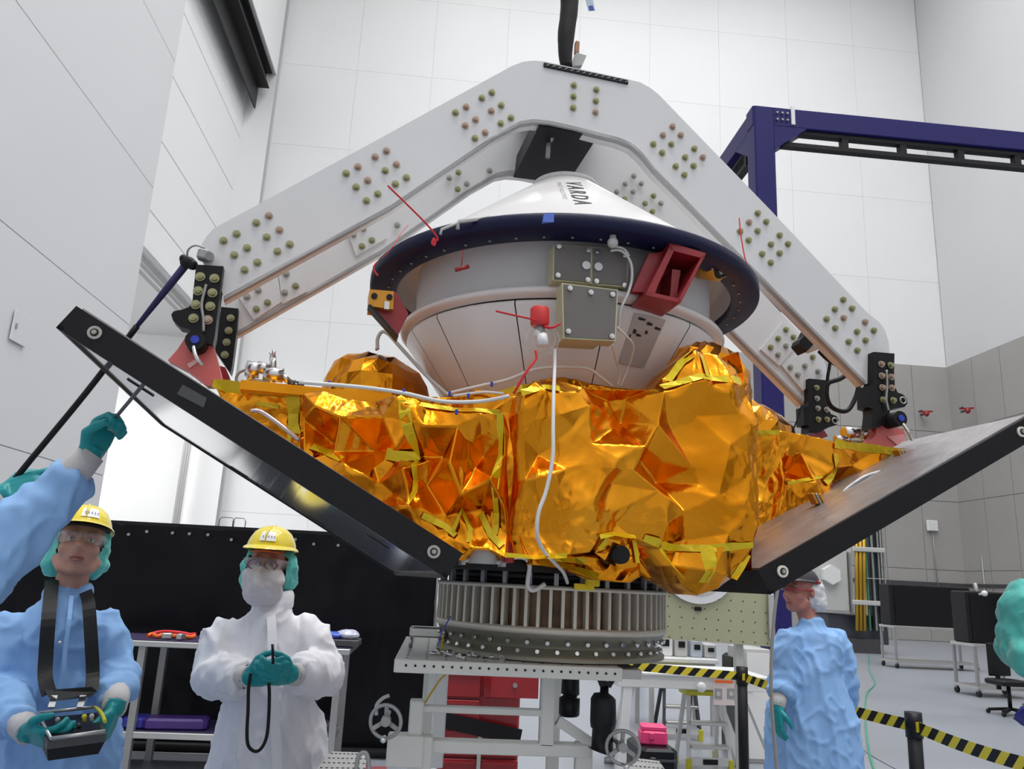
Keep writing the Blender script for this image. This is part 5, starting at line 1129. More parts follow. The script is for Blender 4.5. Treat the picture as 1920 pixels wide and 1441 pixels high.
# cords on the floor
GR=mat('green_cord',(.05,.33,.20),.5)
def fl_cord(pts,r,m_,lab): 
    b=MB(); b.tube(smoothpath([wz(x,y,r) for x,y in pts],6),r,6); tag(b.build('cable',m_),lab,'cable')
fl_cord([(1628,1225),(1630,1255),(1640,1280),(1625,1300),(1622,1340),(1628,1400),(1640,1445)],.012,GR,'green cord lying along the grey floor right of the walking man')
fl_cord([(1600,1360),(1615,1400),(1660,1430),(1700,1450)],.006,mat('thin_cord',(.3,.3,.35),.5),'thin grey cord on the floor near the lower right post')
fl_cord([(1405,1343),(1415,1350),(1428,1348)],.008,GR,'short green cord on the floor behind the white table leg')
T=thing('floor_marker',wz(1595,1238,.0),'small yellow floor marker far back right of the walking man','marker'); p=wz(1595,1238,.02); b=MB(); b.box(p,(.25,.12,.05),bevel=.01); b.build('block',YEL,T)
# perforated step plates at the bottom of the picture
def perf(c4,lab,nx,ny):
    T=thing('perforated_step',sum(c4,Vector())/4-Vector((0,0,.9)),lab,'step','perforated aluminium steps'); b=MB(); b.prism(c4,(0,0,-.02)); b.build('tread_plate',ALU,T)
    b=MB()
    for i in range(nx):
        for j in range(ny):
            u=(i+.5+.25*(j%2))/nx; v=(j+.5)/ny; p=c4[0]*(1-u)*(1-v)+c4[1]*u*(1-v)+c4[2]*u*v+c4[3]*(1-u)*v+Vector((0,0,.001)); b.tube([p,p+Vector((0,0,.0006))],.0055,4,smooth=False)
    o=b.build('perforations',BLACK,T); o['kind']='stuff'
    base=c4[0].z
    for p in c4: q=p*.9+sum(c4,Vector())*.025; b=MB(); b.box((q.x,q.y,(base-.02)/2),(.03,.03,base-.02)); b.build('leg',ALU,T)
z0=.98
perf([wz(540,1500,z0),wz(680,1500,z0),wz(688,1410,z0),wz(622,1408,z0)],'perforated aluminium step at the bottom left of the stand',9,9)
perf([wz(1140,1520,z0),wz(1300,1520,z0),wz(1236,1426,z0),wz(1188,1420,z0)],'perforated aluminium step at the bottom right of the stand',8,8)
b=MB(); P=[wz(655,1436,.95),wz(725,1436,.95),wz(725,1475,.95),wz(655,1475,.95)]; b.prism(P,(0,0,-.04)); 
for q in (P[0],P[1],P[2]): b.box((q.x,q.y,.455),(.02,.02,.91))
tag(b.build('red_tray',REDT),'red tray edge at the bottom beside the left perforated step','tray')
b=MB(); b.tube(smoothpath([wy(668,1441,2.0),wy(672,1418,2.0),wy(682,1410,2.0),wy(690,1420,2.0),wy(694,1470,2.0)],6),.005,8); tag(b.build('bent_handle',GREYM),'bent grey metal handle over the red tray','handle')
b=MB(); a=wy(560,1398,3.0); 
for (x0,x1,y,Yy) in ((240,740,1418,6.5),):
    q=wy(x0,y,Yy); r_=wy(x1,y,Yy); b.box(((q.x+r_.x)/2,Yy+.2,.03),(r_.x-q.x,.35,.06),bevel=.01)
tag(b.build('floor_plinth',WHT),'low white plinth running along the floor under the workbench','plinth')
# ================================================================ people
def Ryp(yaw,pitch=0,roll=0): return Matrix.Rotation(yaw,3,'Z')@Matrix.Rotation(pitch,3,'X')@Matrix.Rotation(roll,3,'Y')
def hand_shape(b,w,d,nrm,side,curl,spread=.5,thumb=.6,s=1.0,r=1.0,wrist=True):
    """palm and five fingers; w wrist, d finger direction, nrm = side the palm faces, side +1/-1 where the thumb is"""
    d=Vector(d).normalized(); nrm=Vector(nrm); nrm=(nrm-d*nrm.dot(d)).normalized(); x=d.cross(nrm)*side   # x towards the thumb
    w=Vector(w); 
    for k,(off,ln) in enumerate(((.030,.074),(.010,.084),(-.010,.078),(-.029,.060))):
        root=w+d*(.088-.004*abs(k-1))*s+x*off*s; b.tube([w+x*off*.6*s,w+d*.045*s+x*off*.9*s,root],[.017*s*r,.016*s*r,.0125*s*r],8)
        c=curl[k] if isinstance(curl,(list,tuple)) else curl
        dd=(d+x*(off*spread*4)).normalized(); p=root; pts=[p]; a=0
        for j,f in enumerate((.45,.30,.25)):
            a+=c*(.9 if j==0 else 1.1); q=dd*math.cos(a)+nrm*math.sin(a); p=p+q*ln*f*s; pts.append(p)
        b.tube([root-dd*.02*s]+pts,[.0125*s*r,.0115*s*r,.0105*s*r,.0098*s*r,.0082*s*r],8); b.ball(pts[-1],.0084*s*r,8)
    t0=w+d*.022*s+x*.026*s; t1=t0+(d*.6+x*.75+nrm*.25).normalized()*.036*s; t2=t1+(d*(1-.3*thumb)+x*.25+nrm*thumb).normalized()*.032*s; t3=t2+(d*.8-x*.15*thumb+nrm*thumb).normalized()*.026*s
    b.tube([w+d*.012*s,t0,t1,t2,t3],[.017*s*r,.016*s*r,.0125*s*r,.011*s*r,.0088*s*r],8); b.ball(t3,.009*s*r,8)
    b.tube([w-d*(.06 if wrist else .022)*s,w-d*.012*s,w+d*.02*s],[.030*s*r,.029*s*r,.026*s*r],10,flat=1)
def head_shape(b,c,R,s=1.0):
    c=Vector(c); T=lambda x,y,z: c+R@(Vector((x,y,z))*s)
    b.ball(T(0,.018,.032),s,18,(.076,.096,.088),R); b.ball(T(0,-.018,-.030),s,18,(.063,.074,.086),R); b.ball(T(0,-.052,-.092),s,12,(.028,.028,.022),R)
    for q in (-1,1):
        b.ball(T(q*.040,-.052,-.028),s*.028,10); b.ball(T(q*.078,.018,-.004),s,12,(.010,.020,.033),R); b.tube([T(q*.058,.0,-.05),T(q*.040,-.035,-.088),T(0,-.058,-.100)],[.026*s,.022*s,.018*s],8)
        b.tube([T(q*.050,-.070,.026),T(q*.02,-.086,.026)],[.010*s,.010*s],8); b.ball(T(q*.012,-.096,-.034),s*.009,8)
    b.tube([T(0,-.082,.020),T(0,-.094,.0),T(0,-.112,-.027),T(0,-.096,-.036)],[.009*s,.0085*s,.0125*s,.010*s],10)
    b.tube([T(-.022,-.074,-.062),T(0,-.085,-.060),T(.022,-.074,-.062)],[.011*s,.013*s,.011*s],8)
def person(nm_label,base,head,hR,sh,el,wr,hands,hip,knee,foot,gown,gcol,skin,groups=None,belly=.15,chest=.145,hem=.45,faceY=None,neck_r=.052,gseed=0,hs=1.0,tors=None,sleeve=.062,sw=1.0,nkz=.075,nkr=1.0):
    """all joints in world metres; index 0 = the person's arm on the left of the picture"""
    P=thing('person',base,nm_label,'person',groups)
    yaw=tors; TX=Vector((math.cos(yaw),math.sin(yaw),0)); TY_=Vector((-math.sin(yaw),math.cos(yaw),0))
    nb=(sh[0]+sh[1])/2; nk=nb+Vector((0,0,nkz)); pel=(hip[0]+hip[1])/2
    b=MB(); head_shape(b,head,hR,hs)
    b.tube([head+hR@Vector((0,.02,-.05)),(head+hR@Vector((0,.03,-.12))+nk)/2,nk,nk-Vector((0,0,.08))],[.050,neck_r,neck_r*1.0,.05],14)
    b.tube([nk-Vector((0,0,.03)),nb-Vector((0,0,.10)),(nb+pel)/2,pel,pel-Vector((0,0,.1))],[.055,.08,.085,.09,.09],14)
    for k in (0,1):
        b.tube([nb+(sh[k]-nb)*.3,sh[k],(sh[k]*.5+el[k]*.5),el[k],(el[k]+wr[k])/2,wr[k]],[.035,.038,.034,.032,.024,.018],12)
        b.tube([pel-Vector((0,0,.02)),hip[k],(hip[k]+knee[k])/2,knee[k],(knee[k]+foot[k])/2,foot[k]+Vector((0,0,.09)),foot[k]+Vector((0,0,.03))],[.09,.085,.075,.055,.052,.038,.04],12)
        h=hands[k]; hand_shape(b,wr[k],h['d'],h['n'],h['s'],h['c'],s=.92,thumb=h.get('t',.6),r=.80,wrist=False)
    body=b.build('body',skin,P); remesh(body,.0075,2)
    me=body.data; off=wloc(P)
    for q in (-1,1):
        ec=head+hR@(Vector((q*.031,-.084,.004))*hs)-off
        for v in me.vertices:
            d=(v.co-ec).length
            if d<.03: v.co+= (hR@Vector((0,1,0)))*.011*math.exp(-(d/.013)**2)
    for q in (-1,1):
        ec=head+hR@(Vector((q*.031,-.071,.004))*hs); b=MB(); b.ball(ec,.0110,12); e=b.build('eye',mat('eye_white',(.6,.58,.55),.3) if 'eye_white' not in bpy.data.materials else bpy.data.materials['eye_white'],P)
        b=MB(); b.ball(ec+hR@Vector((0,-.0068,0)),.0058,10); b.build('iris',bpy.data.materials.get('iris') or mat('iris',(.05,.03,.02),.2),e)
        b=MB(); b.tube([ec+hR@Vector((-.012,-.003,.004)),ec+hR@Vector((0,-.0085,.0068)),ec+hR@Vector((.012,-.003,.004))],[.002,.0042,.002],8); b.tube([ec+hR@Vector((-.011,-.003,-.005)),ec+hR@Vector((0,-.0075,-.0078)),ec+hR@Vector((.011,-.003,-.005))],[.002,.0038,.002],8); b.build('eyelids',skin,P)
        b=MB(); b.tube([head+hR@Vector((q*.046,-.088,.020)),head+hR@Vector((q*.030,-.096,.024)),head+hR@Vector((q*.014,-.096,.021))],[.002,.0035,.003],6); b.build('eyebrow',bpy.data.materials.get('brow') or mat('brow',(.08,.045,.03),.7),P)
    b=MB(); b.tube([head+hR@Vector((-.024,-.086,-.063)),head+hR@Vector((-.008,-.097,-.060)),head+hR@Vector((.008,-.097,-.060)),head+hR@Vector((.024,-.086,-.063))],[.002,.0042,.0042,.002],8); b.tube([head+hR@Vector((-.020,-.086,-.070)),head+hR@Vector((0,-.096,-.072)),head+hR@Vector((.020,-.086,-.070))],[.002,.0050,.002],8); b.build('lips',LIP,P)
    # gown
    b=MB(); vs=[]; n=26
    def ring(c,rx,ry): return [Vector(c)+TX*rx*math.cos(2*math.pi*i/n)+TY_*ry*math.sin(2*math.pi*i/n) for i in range(n)]
    zhem=hem; sw2=(sh[1]-sh[0]).length/2
    rings=[(nk+Vector((0,0,.030)),.064*nkr,.062*nkr),(nk+Vector((0,0,-.01)),.076*nkr,.074*nkr),(nb+Vector((0,0,nkz*.70)),sw2*.50,.092),(nb+Vector((0,0,nkz*.38)),sw2*.76,.110),(nb+Vector((0,0,.0)),sw2*.93,.120),(nb-Vector((0,0,.03)),sw2*.98,.125),(nb-Vector((0,0,.14)),sw2*.95,chest),(nb*.6+pel*.4,sw2*.92,chest+.012),(pel+Vector((0,0,.08)),.20*sw,belly+.02),(pel-Vector((0,0,.12)),.22*sw,belly+.035),(Vector((pel.x,pel.y,(pel.z+zhem)/2-.05)),.24*sw,belly+.05),(Vector((pel.x,pel.y,zhem)),.26*sw,belly+.07)]
    for c,rx,ry in rings: vs+=ring(c,rx,ry)
    fs=[(j*n+i,j*n+(i+1)%n,(j+1)*n+(i+1)%n,(j+1)*n+i) for j in range(len(rings)-1) for i in range(n)]+[tuple(range(n))[::-1],tuple(range((len(rings)-1)*n,len(rings)*n))]
    fs=[f[::-1] for f in fs]
    b.add(vs,fs)
    for k in (0,1):
        a_=sh[k]; e_=el[k]; w_=wr[k]; dirw=(w_-e_).normalized()
        b.tube([nb+(a_-nb)*.55-Vector((0,0,.02)),a_-Vector((0,0,.015)),a_*.66+e_*.34,a_*.3+e_*.7,e_,e_*.7+w_*.3,e_*.35+w_*.65,w_-dirw*.055],[.060,sleeve*1.10,sleeve*1.14,sleeve*1.06,sleeve*1.12,sleeve*1.08,sleeve*.98,sleeve*.72],14)
    g=b.build('gown' if gown!='coverall' else 'coverall',gcol,P); remesh(g,.010,5)
    arms=[]
    def fold(co,nrm):
        w=co+off; v=Vector((w.x*9,w.y*9,w.z*2.2)); a=.016*(1-min(1,abs(noise.noise(v+Vector((gseed,0,0))))*3.2))**2+noise.noise(v*.8-Vector((0,gseed,0)))*.012+.008*(1-min(1,abs(noise.noise(Vector((w.x*13+w.z*6,w.y*13,w.z*9-w.x*5))+Vector((0,gseed,0))))*3))**2-.006
        for k in (0,1):
            for (c_,rr) in ((el[k],.14),(wr[k]-(wr[k]-el[k])*.25,.12)):
                d=(w-c_).length
                if d<rr:
                    ax=(wr[k]-el[k]).normalized(); s_=(w-c_).dot(ax); a+= .013*math.sin(s_*85+2.2*noise.noise(w*14))*(1-d/rr)
        return nrm*a
    displace(g,fold)
    for k in (0,1):
        h=hands[k]; d=(wr[k]-el[k]).normalized(); b=MB(); b.tube([wr[k]-d*.10,wr[k]-d*.05,wr[k]+d*.006],[.044,.041,.036],14); b.build('knit_cuff',CUFF,P)
        b=MB(); hand_shape(b,wr[k],h['d'],h['n'],h['s'],h['c'],thumb=h.get('t',.6),r=1.1,wrist=False); o=b.build('glove',TEAL,P); remesh(o,.0042,2,.4)
    b=MB()
    for k in (0,1):
        f=foot[k]; fd=-TY_; b.tube([f+Vector((0,0,.05))-fd*.06,f+Vector((0,0,.055)),f+Vector((0,0,.045))+fd*.1,f+Vector((0,0,.03))+fd*.16],[.045,.05,.045,.03],12)
    sh_=b.build('shoe_covers',GOWNW,P)
    b=MB(); 
    for k in (0,1): b.tube([hip[k]+Vector((0,0,.0)),knee[k],foot[k]+Vector((0,0,.09))],[.10,.075,.065],14)
    b.build('trousers',gcol if gown=='coverall' else mat('scrub_trousers_%d'%int(base[0]*100),(.08,.10,.18),.7),P)
    return P
CUFF=mat('knit_cuff',(.55,.53,.53),.85,bump=.4,bscale=80,bdist=.003)
def helmet(P,head,R,m=HATY,s=1.0,tilt=0):
    RR_=R@Matrix.Rotation(tilt,3,'X'); T=lambda x,y,z: head+RR_@(Vector((x,y,z))*s)
    b=MB(); n=36; prof=[(0,.134),(.03,.132),(.060,.124),(.085,.108),(.102,.086),(.111,.068),(.114,.056)]; vs=[];fs=[]
    for r,z in prof:
        for i in range(n): t=2*math.pi*i/n; vs.append(T(r*.78*math.cos(t),r*1.08*math.sin(t)+.012,z+.012))
    k=len(prof)
    for j in range(k-1):
        for i in range(n): fs.append((j*n+i,(j+1)*n+i,(j+1)*n+(i+1)%n,j*n+(i+1)%n))
    b.add(vs,fs,True); H=b.build('hard_hat',m,P)
    b=MB(); vs=[];fs=[]
    for j in range(3):
        for i in range(n):
            t=2*math.pi*i/n; front=max(0,-math.sin(t))**3; ext=[0,.010+.036*front,.014+.045*front][j]; r=.114+ext; vs.append(T(r*.78*math.cos(t),r*1.08*math.sin(t)+.012,.068-[0,.006+.004*front,.013+.006*front][j]))
    for j in range(2):
        for i in range(n): fs.append((j*n+i,(j+1)*n+i,(j+1)*n+(i+1)%n,j*n+(i+1)%n))
    b.add(vs,fs,True); b.build('brim',m,H)
    b=MB(); b.tube([T(0,-.110,.084),T(0,-.098,.112),T(0,-.05,.138),T(0,.03,.148),T(0,.09,.130)],[.002,.004,.004,.004,.002],8); b.build('ridge',m,H)
    b=MB(); b.tube([T(.080*math.cos(t),.10*math.sin(t)+.012,.060) for t in [i*2*math.pi/24 for i in range(24)]],.006,6,closed=True); b.build('head_band',BLACK,H)
    return H,T
def hat_sticker(H,T,txtrows,x0=.0):
    b=MB(); vs=[];fs=[]
    for j in range(4):
        for i in range(5):
            t=-math.pi/2+(i-2)*.17+x0; z=.070+.012*j; r=[.1105,.1045,.0965,.085][j]+.002; vs.append(T(r*.785*math.cos(t),r*1.09*math.sin(t)+.012,z+.012))
    for j in range(3):
        for i in range(4): q=j*5+i; fs.append((q,q+1,q+6,q+5))
    b.add(vs,fs,True); o=b.build('white_sticker',TEXW,H); b=MB()
    for k in range(5):
        t=-math.pi/2+(k-2)*.12+x0; r=.109; a=T(r*.785*math.cos(t),r*1.09*math.sin(t)+.012,.096); c=T(r*.785*math.cos(t+.05)*.97,r*.97*1.09*math.sin(t+.05)+.012,.104); d_=T(r*.785*math.cos(t+.07),r*1.09*math.sin(t+.07)+.012,.095); b.add([a,c,d_],[(0,1,2)])
    b.build('sticker_marks',mat('sticker_purple',(.2,.15,.35),.5),o)
def bouffant(P,head,R,seed=0,m=CAPT,full=False,wd=1.0):
    b=MB(); T=lambda x,y,z: head+R@Vector((x*wd*1.1,y,z))
    b.ball(T(0,.035,.0),1,20,(.098*wd,.095,.105),R); b.ball(T(-.055,.055,-.055),1,14,(.05,.055,.055),R); b.ball(T(.055,.055,-.045),1,14,(.045,.055,.05),R)
    if full: b.ball(T(0,.03,.05),1,18,(.11,.12,.10),R)
    o=b.build('bouffant_cap',m,P); remesh(o,.007,3); off=wloc(P)
    displace(o,lambda co,n: n*(.010*noise.noise((co+off)*26+Vector((seed,0,0)))+.004*noise.noise((co+off)*60)))
    # open the front of the cap for the face
    hc=head-off; inv=R.inverted(); me=o.data
    import bmesh
    bm=bmesh.new(); bm.from_mesh(me); kill=[v for v in bm.verts if (lambda q: q.y<-.030 and abs(q.x)<.078 and q.z<.10)(inv@(v.co-hc))]
    bmesh.ops.delete(bm,geom=kill,context='VERTS'); bm.to_mesh(me); bm.free(); me.update()
    return o
def V3(v): return Vector(v)
# ---------------- man with the remote control (left)
D=3.25
base=rdt(118,1250,D); base.z=0
hd=rdt(151,1023,D-.02); R1=Ryp(.38,-.24,.05)
s0=rdt(32,1170,D); s1=rdt(200,1168,D); e0=rdt(-2,1290,D-.02); e1=rdt(222,1262,D-.05); w0=rdt(52,1372,D-.34); w1=rdt(215,1326,D-.30)
hp=[rdt(70,1400,D),rdt(165,1400,D)]; hp[0].z=hp[1].z=.98
kn=[Vector((hp[0].x-.0,hp[0].y,.52)),Vector((hp[1].x,hp[1].y,.52))]; ft=[Vector((hp[0].x-.03,hp[0].y+.02,0)),Vector((hp[1].x+.03,hp[1].y+.02,0))]
M1=person('young man in yellow hard hat and blue gown holding a strapped crane remote control',base,hd,R1,[s0,s1],[e0,e1],[w0,w1],
 [dict(d=rdt(98,1388,D-.42)-w0,n=(.2,.6,.6),s=1,c=.55,t=.5),dict(d=Vector((-.05,-.25,-.6)),n=(-.8,-.1,.0),s=-1,c=.75,t=.5)],hp,kn,ft,'gown',GOWNB,SKIN,belly=.12,chest=.125,hem=.35,gseed=1,tors=.06,sw=.92,neck_r=.055,nkz=.112)
bouffant(M1,hd,R1@Matrix.Rotation(.1,3,'Y'),1); H1,T1=helmet(M1,hd,R1,tilt=.06); hat_sticker(H1,T1,1,.15)
b=MB(); b.tube(smoothpath([hd+R1@Vector(p) for p in ((-.074,-.02,.005),(-.058,-.088,.004),(0,-.105,.006),(.058,-.088,.004),(.074,-.02,.005))],5),.019,8,flat=.12,up=(0,1,0)); b.build('clear_goggles',CLEAR,M1)
FD=Vector((.0,-1,0)); FD=(-rdt(118,1250,D)*1.0); FD.z=0; FD.normalize()
def chest(px,py,d): return rdt(px,py,D-d)
def strapm(pts,w,nm,m,P,t=.004):
    b=MB(); P_=smoothpath(pts,5); vs=[];fs=[]
    for i,p in enumerate(P_):
        dd=(P_[min(i+1,len(P_)-1)]-P_[max(i-1,0)]).normalized(); s=dd.cross(FD).normalized()*w/2
        vs+=[p-s,p+s,p+s+FD*t,p-s+FD*t]
    for i in range(len(P_)-1):
        o=i*4; fs+=[(o+3,o+2,o+6,o+7),(o+1,o+0,o+4,o+5),(o,o+3,o+7,o+4),(o+2,o+1,o+5,o+6)]
    b.add(vs,fs); return b.build(nm,m,P)
RC=thing('crane_remote',rdt(135,1370,D-.42),'black crane remote control with pale hand rails hanging from neck straps','remote control')
strapm([chest(97,1086,.02),chest(96,1105,.10),chest(91,1160,.19),chest(86,1230,.21),chest(85,1270,.24),chest(92,1300,.30)],.042,'neck_strap',BLACK,RC)
strapm([chest(160,1108,.06),chest(166,1130,.15),chest(171,1200,.20),chest(174,1260,.22),chest(172,1292,.28)],.040,'neck_strap',BLACK,RC)
b=MB(); P_=[chest(82,1288,.28),chest(100,1292,.28),chest(172,1286,.28),chest(182,1294,.28),chest(170,1304,.33),chest(110,1311,.33),chest(92,1306,.33)]; b.prism(P_,FD*.02); b.build('belt_pad',BLACK,RC)
for x in (100,154): b=MB(); b.beam(chest(x+2,1304,.33),chest(x-4,1326,.36),.018,.006); b.build('strap_buckle',GREYM,RC)
q=lambda x,y,d: rdt(x,y,D-d)
tA,tB,tC,tD=q(90,1389,.49),q(200,1375,.49),q(184,1335,.26),q(70,1346,.26); dz_=Vector((0,0,-.022))
b=MB(); b.hexa([tA+dz_,tB+dz_,tC+dz_,tD+dz_,tA,tB,tC,tD]); b.build('housing',DKGREY,RC)
cen=(tA+tB+tC+tD)/4; 
def shr(p,k,z): return cen+(p-cen)*k+Vector((0,0,z))
b=MB(); b.hexa([shr(tA,.86,-.058),shr(tB,.86,-.058),shr(tC,.86,-.058),shr(tD,.86,-.058),shr(tA,.98,-.023),shr(tB,.98,-.023),shr(tC,.98,-.023),shr(tD,.98,-.023)]); b.build('lower_body',BLACK,RC)
b=MB(); b.hexa([shr(tA,.86,.000),shr(tB,.86,.0),shr(tC,.86,.0),shr(tD,.86,.0),shr(tA,.86,.004),shr(tB,.86,.004),shr(tC,.86,.004),shr(tD,.86,.004)]); b.build('control_face',BLACKS,RC)
b=MB(); b.tube([q(96,1384,.50),q(197,1370,.50)],.0055,8); b.build('hand_rail',ALU,RC); b=MB(); b.tube([q(72,1336,.26),q(177,1325,.26)],.0055,8); b.build('hand_rail',ALU,RC)
b=MB(); b.tube([q(73,1336,.26),q(82,1358,.38),q(96,1384,.50)],.0045,8); b.build('side_rail',ALU,RC)
b=MB(); b.tube(smoothpath([q(178,1325,.26),q(190,1336,.36),q(197,1352,.45)],5),.0055,8); b.build('side_rail',YEL,RC)
for (x,y,mm) in ((108,1350,GREYM),(128,1356,GREYM),(158,1344,YEL),(172,1343,LGREY),(118,1364,DKGREY),(148,1360,DKGREY)):
    b=MB(); b.tube([q(x,y+8,.40),q(x,y,.41)],.0055,8); b.ball(q(x,y-1,.41),.008,8); b.build('lever',mm,RC)
strapm([rdt(134,1116,D-.10),rdt(130,1160,D-.165),rdt(122,1220,D-.175),rdt(118,1290,D-.18)],.013,'gown_placket',GOWNB,M1,.008)
b=MB(); b.ball(rdt(112,1204,D-.20),.006,8); b.build('snap_button',CHROME,M1)
# ---------------- man in the white coverall
D=3.45
base=rdt(505,1250,D); base.z=0; hd=rdt(503,1062,D-.03); R2=Ryp(-.02,-.05,.02)
s0=rdt(424,1184,D); s1=rdt(574,1180,D); e0=rdt(398,1268,D-.03); e1=rdt(604,1262,D-.03); w0=rdt(468,1268,D-.34); w1=rdt(546,1264,D-.34)
hp=[rdt(465,1400,D),rdt(545,1400,D)]; hp[0].z=hp[1].z=.98
kn=[Vector((h.x,h.y,.52)) for h in hp]; ft=[Vector((h.x,h.y+.02,0)) for h in hp]
M2=person('man in white coverall, yellow hard hat and face mask with hands clasped',base,hd,R2,[s0,s1],[e0,e1],[w0,w1],
 [dict(d=rdt(512,1258,D-.40)-w0,n=(.1,.9,.1),s=1,c=[.5,.55,.6,.6],t=.5),dict(d=rdt(495,1262,D-.42)-w1,n=(-.1,.8,.2),s=-1,c=[.6,.6,.6,.6],t=.5)],hp,kn,ft,'coverall',GOWNW,SKINR,belly=.15,chest=.15,hem=.30,gseed=5,tors=.03,sw=1.0,sleeve=.078,nkz=.120,nkr=1.15)
o=bouffant(M2,hd,R2,4,wd=1.17); H2,T2=helmet(M2,hd+Vector((0,0,.008)),R2,s=1.07,tilt=.02); hat_sticker(H2,T2,1,.08)
b=MB(); b.ball(hd+R2@Vector((0,-.055,-.058)),1,20,(.084,.072,.075),R2); b.tube([hd+R2@Vector((0,-.108,-.004)),hd+R2@Vector((0,-.128,-.035)),hd+R2@Vector((0,-.118,-.09))],[.010,.016,.020],8); o=b.build('face_mask',mat('mask_white',(.62,.58,.59),.7,bump=.4,bscale=30,bdist=.006),M2); remesh(o,.006,3); off2=wloc(M2)
displace(o,lambda co,n: n*(.010*noise.noise((co+off2)*30)))
b=MB(); b.ball(hd+R2@Vector((0,-.03,-.10)),1,18,(.080,.068,.062),R2); b.build('beard_cover',mat('veil_white',(.58,.56,.58),.75),M2)
b=MB(); b.tube(smoothpath([hd+R2@Vector(p) for p in ((-.080,-.01,.004),(-.066,-.082,.004),(0,-.112,.006),(.066,-.082,.004),(.080,-.01,.004))],5),.026,8,flat=.12,up=(0,1,0)); b.build('clear_goggles',CLEAR,M2)
for q_ in (-1,1):
    b=MB(); b.tube([hd+R2@Vector((q_*.033+.024*math.cos(t),-.104,.001+.017*math.sin(t))) for t in [i*2*math.pi/16 for i in range(16)]],.0022,6,closed=True); b.build('spectacle_rim',mat('plum_frame',(.12,.04,.12),.4) if q_<0 else bpy.data.materials['plum_frame'],M2)
    b=MB(); b.lathe([(0,-.0),(.022,.0)],(0,0,0),16,M3=Matrix.Identity(3)); 
b=MB(); b.tube([hd+R2@Vector((-.060,-.070,.052)),hd+R2@Vector((0,-.098,.056)),hd+R2@Vector((.060,-.070,.052))],[.006,.012,.006],8,flat=.4); b.build('orange_headband',ORNG,M2)
FD=(-base.copy()); FD.z=0; FD.normalize()
strapm([rdt(508,1150,D-.105),rdt(510,1180,D-.155),rdt(511,1240,D-.20),rdt(515,1330,D-.22),rdt(520,1440,D-.24)],.034,'zip_placket',GOWNW,M2,.010)
b=MB(); b.tube([rdt(512,1244,D-.46),rdt(511,1207,D-.45)],.005,8); tag(b.build('black_pen',BLACKS),'black pen held upright in the clasped gloves','pen')
b=MB(); b.tube(smoothpath([rdt(x,y,D-.40) for x,y in ((470,1262),(466,1290),(465,1330),(463,1375),(466,1398),(478,1408),(490,1402),(500,1380),(504,1340),(505,1300),(504,1280))],5),.006,8); tag(b.build('wrist_cord',BLACK),'black looped wrist cord hanging below the clasped gloves','cord')
b=MB(); b.tube([w0+(e0-w0).normalized()*.03+Vector((0,0,.036*math.sin(t)))+Vector((0,.036*math.cos(t),0)) for t in [i*2*math.pi/18 for i in range(18)]],.006,6,closed=True); b.build('wrist_band',BLACK,M2)
# ---------------- man walking away (right)
D=4.9; base=rdt(1522,1300,D); base.z=0; hd=rdt(1499,1108,D); R3=Ryp(-1.15,-.02,0); ty=-2.15
s0=rdt(1476,1182,D+.02); s1=rdt(1566,1182,D+.05); e0=rdt(1468,1272,D-.10); e1=rdt(1580,1270,D+.12); w0=rdt(1458,1325,D-.20); w1=rdt(1590,1340,D+.25)
s0=rdt(1478,1194,D-.10); s1=rdt(1566,1194,D+.12)
hp=[rdt(1500,1400,D-.06),rdt(1545,1400,D+.08)]; hp[0].z=hp[1].z=.98; kn=[Vector((h.x,h.y,.52)) for h in hp]; ft=[Vector((h.x,h.y,0)) for h in hp]
M3_=person('man in long blue gown and dark cap over white hair cover, facing left',base,hd,R3,[s0,s1],[e0,e1],[w0,w1],
 [dict(d=(-.1,-.1,-1),n=(.9,.3,0),s=1,c=.35),dict(d=(.1,.1,-1),n=(-.9,0,0),s=1,c=.35)],hp,kn,ft,'gown',GOWNB,SKINR,belly=.17,chest=.17,hem=.12,gseed=9,tors=-.55+math.pi,sw=1.12,sleeve=.075)
bouffant(M3_,hd+R3@Vector((0,.03,-.01)),R3,7,mat('white_bouffant',(.6,.6,.62),.75,bump=.4,bscale=40))
H3,T3=helmet(M3_,hd+Vector((0,0,.0)),R3,mat('dark_cap',(.035,.035,.045),.4),.95,-.05)
b=MB(); b.tube([T3(.095,.03,.06),T3(.07,.09,.06),T3(0,.125,.06)],.010,8); b.build('red_trim',RED,H3)
b=MB(); b.tube([hd+R3@Vector((.082,.02,.006)),hd+R3@Vector((.075,-.06,.006)),hd+R3@Vector((.03,-.10,.006)),hd+R3@Vector((-.03,-.10,.006)),hd+R3@Vector((-.075,-.06,.006)),hd+R3@Vector((-.082,.02,.006))],.005,8); b.build('red_glasses',RED,M3_)
# ---------------- person reaching in from the left
D=2.35
hU=rdt(168,852,D-.05); hL=rdt(6,928,2.62)
base=rdt(-330,1300,2.5); base.z=0
s1=rdt(-230,1150,D+.05); s0=rdt(-470,1160,2.75)
e1=rdt(-50,1098,D-.02); e0=rdt(-210,1060,2.75)
hd=rdt(-330,960,2.55)
hp=[rdt(-420,1400,2.75),rdt(-290,1400,2.5)]; hp[0].z=hp[1].z=.98; kn=[Vector((h.x,h.y,.52)) for h in hp]; ft=[Vector((h.x,h.y,0)) for h in hp]
M4=person('person in blue gown reaching up from the left edge, both teal gloves raised',base,hd,Ryp(.9,-.2,0),[s0,s1],[e0,e1],[hL,hU],
 [dict(d=rdt(60,908,2.6)-hL,n=(.1,.9,-.35),s=1,c=[.25,1.1,1.2,1.2],t=.5),dict(d=rdt(196,800,D-.05)-hU,n=(.75,-.35,-.45),s=-1,c=[1.0,1.05,1.1,1.1],t=.9)],hp,kn,ft,'gown',GOWNB,SKIN,hem=.3,gseed=13,tors=.5,sleeve=.070)
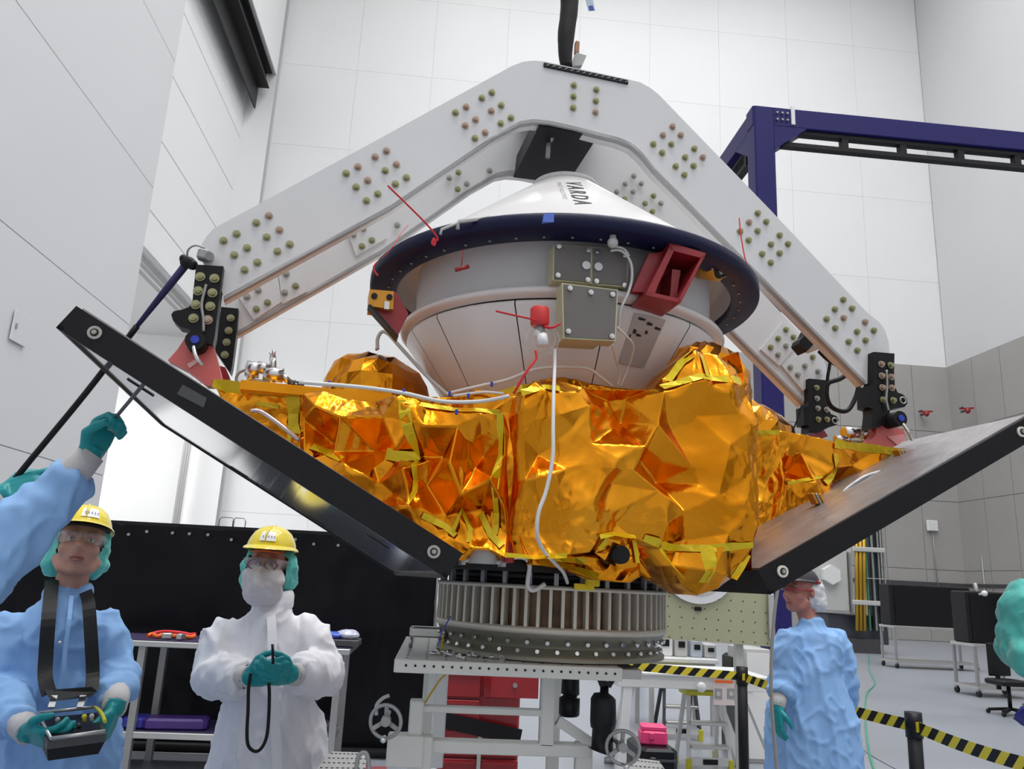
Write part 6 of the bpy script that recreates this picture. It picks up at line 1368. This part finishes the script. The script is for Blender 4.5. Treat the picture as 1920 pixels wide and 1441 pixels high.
bouffant(M4,hd,Ryp(.9,-.2,0),11); helmet(M4,hd,Ryp(.9,-.2,0))
# ---------------- person at the right edge
D=2.5
hd=rdt(1978,1208,D); base=rdt(2100,1300,D+.1); base.z=0; R5=Ryp(1.2,.4,0)
s0=rdt(1944,1318,D-.1); s1=rdt(2200,1290,D+.15); hp=[rdt(2090,1400,D),rdt(2160,1400,D+.1)]; hp[0].z=hp[1].z=.95; kn=[Vector((h.x,h.y,.5)) for h in hp]; ft=[Vector((h.x,h.y,0)) for h in hp]
e0=s0+Vector((.26,-.05,-.14)); e1=s1+Vector((.1,.05,-.28)); w0=e0+Vector((.1,-.15,-.18)); w1=e1+Vector((-.05,-.2,-.12))
NVY=mat('navy_gown_fabric',(.03,.03,.25),.75,bump=.3,bscale=9)
M5=person('person in teal hair cover and navy top leaning in at the right edge',base,hd,R5,[s0,s1],[e0,e1],[w0,w1],
 [dict(d=(.2,-.6,-.5),n=(0,.3,-.9),s=1,c=.4),dict(d=(-.2,-.6,-.5),n=(0,.3,-.9),s=-1,c=.4)],hp,kn,ft,'gown',NVY,SKIN,gseed=17,tors=.5)
o=bouffant(M5,hd,R5,21,full=True)
# ---------------- ropes
swv=cv(378,484,-.2); kn_=cv(352,492,-.17)
hnd=rdt(36,888,2.62)
RP=thing('tag_line',hnd,'black and blue tag line from the frame corner to the left-edge glove','rope')
b=MB(); d=hnd-kn_
b.tube([kn_,kn_+d*.12,kn_+d*.32],[.011,.010,.006],8); b.build('blue_rope',mat('navy_rope',(.02,.02,.10),.7),RP)
b=MB(); b.tube(smoothpath([kn_+d*.30,kn_+d*.6+Vector((0,0,-.01)),hnd,hnd+Vector((-.04,-.02,-.10)),hnd+Vector((-.10,0,-.22)),hnd+Vector((-.14,0,-.5))],6),.0085,8); b.build('black_rope',BLACK,RP)
b=MB(); b.ball(kn_,.020,12,(1.1,.8,.9)); b.ball(kn_+Vector((.014,0,-.006)),.015,10); b.ball(kn_+Vector((-.012,0,.01)),.013,10); b.build('knot',BLACK,RP)
b=MB(); b.tube(smoothpath([kn_,cv(352,470,-.19),cv(366,460,-.20),cv(384,465,-.2)],6),.0028,6); b.build('wire_loop',GREYM,RP)
g=rdt(212,788,D if False else 2.30); e=cv(275,713,-.55)
b=MB(); b.tube([g+(g-e)*.15,g,(g+e)/2,e],.0045,6); tag(b.build('thin_cord',mat('grey_cord',(.10,.10,.11),.6)),'thin grey cord from the raised fist up to the left panel','cord')
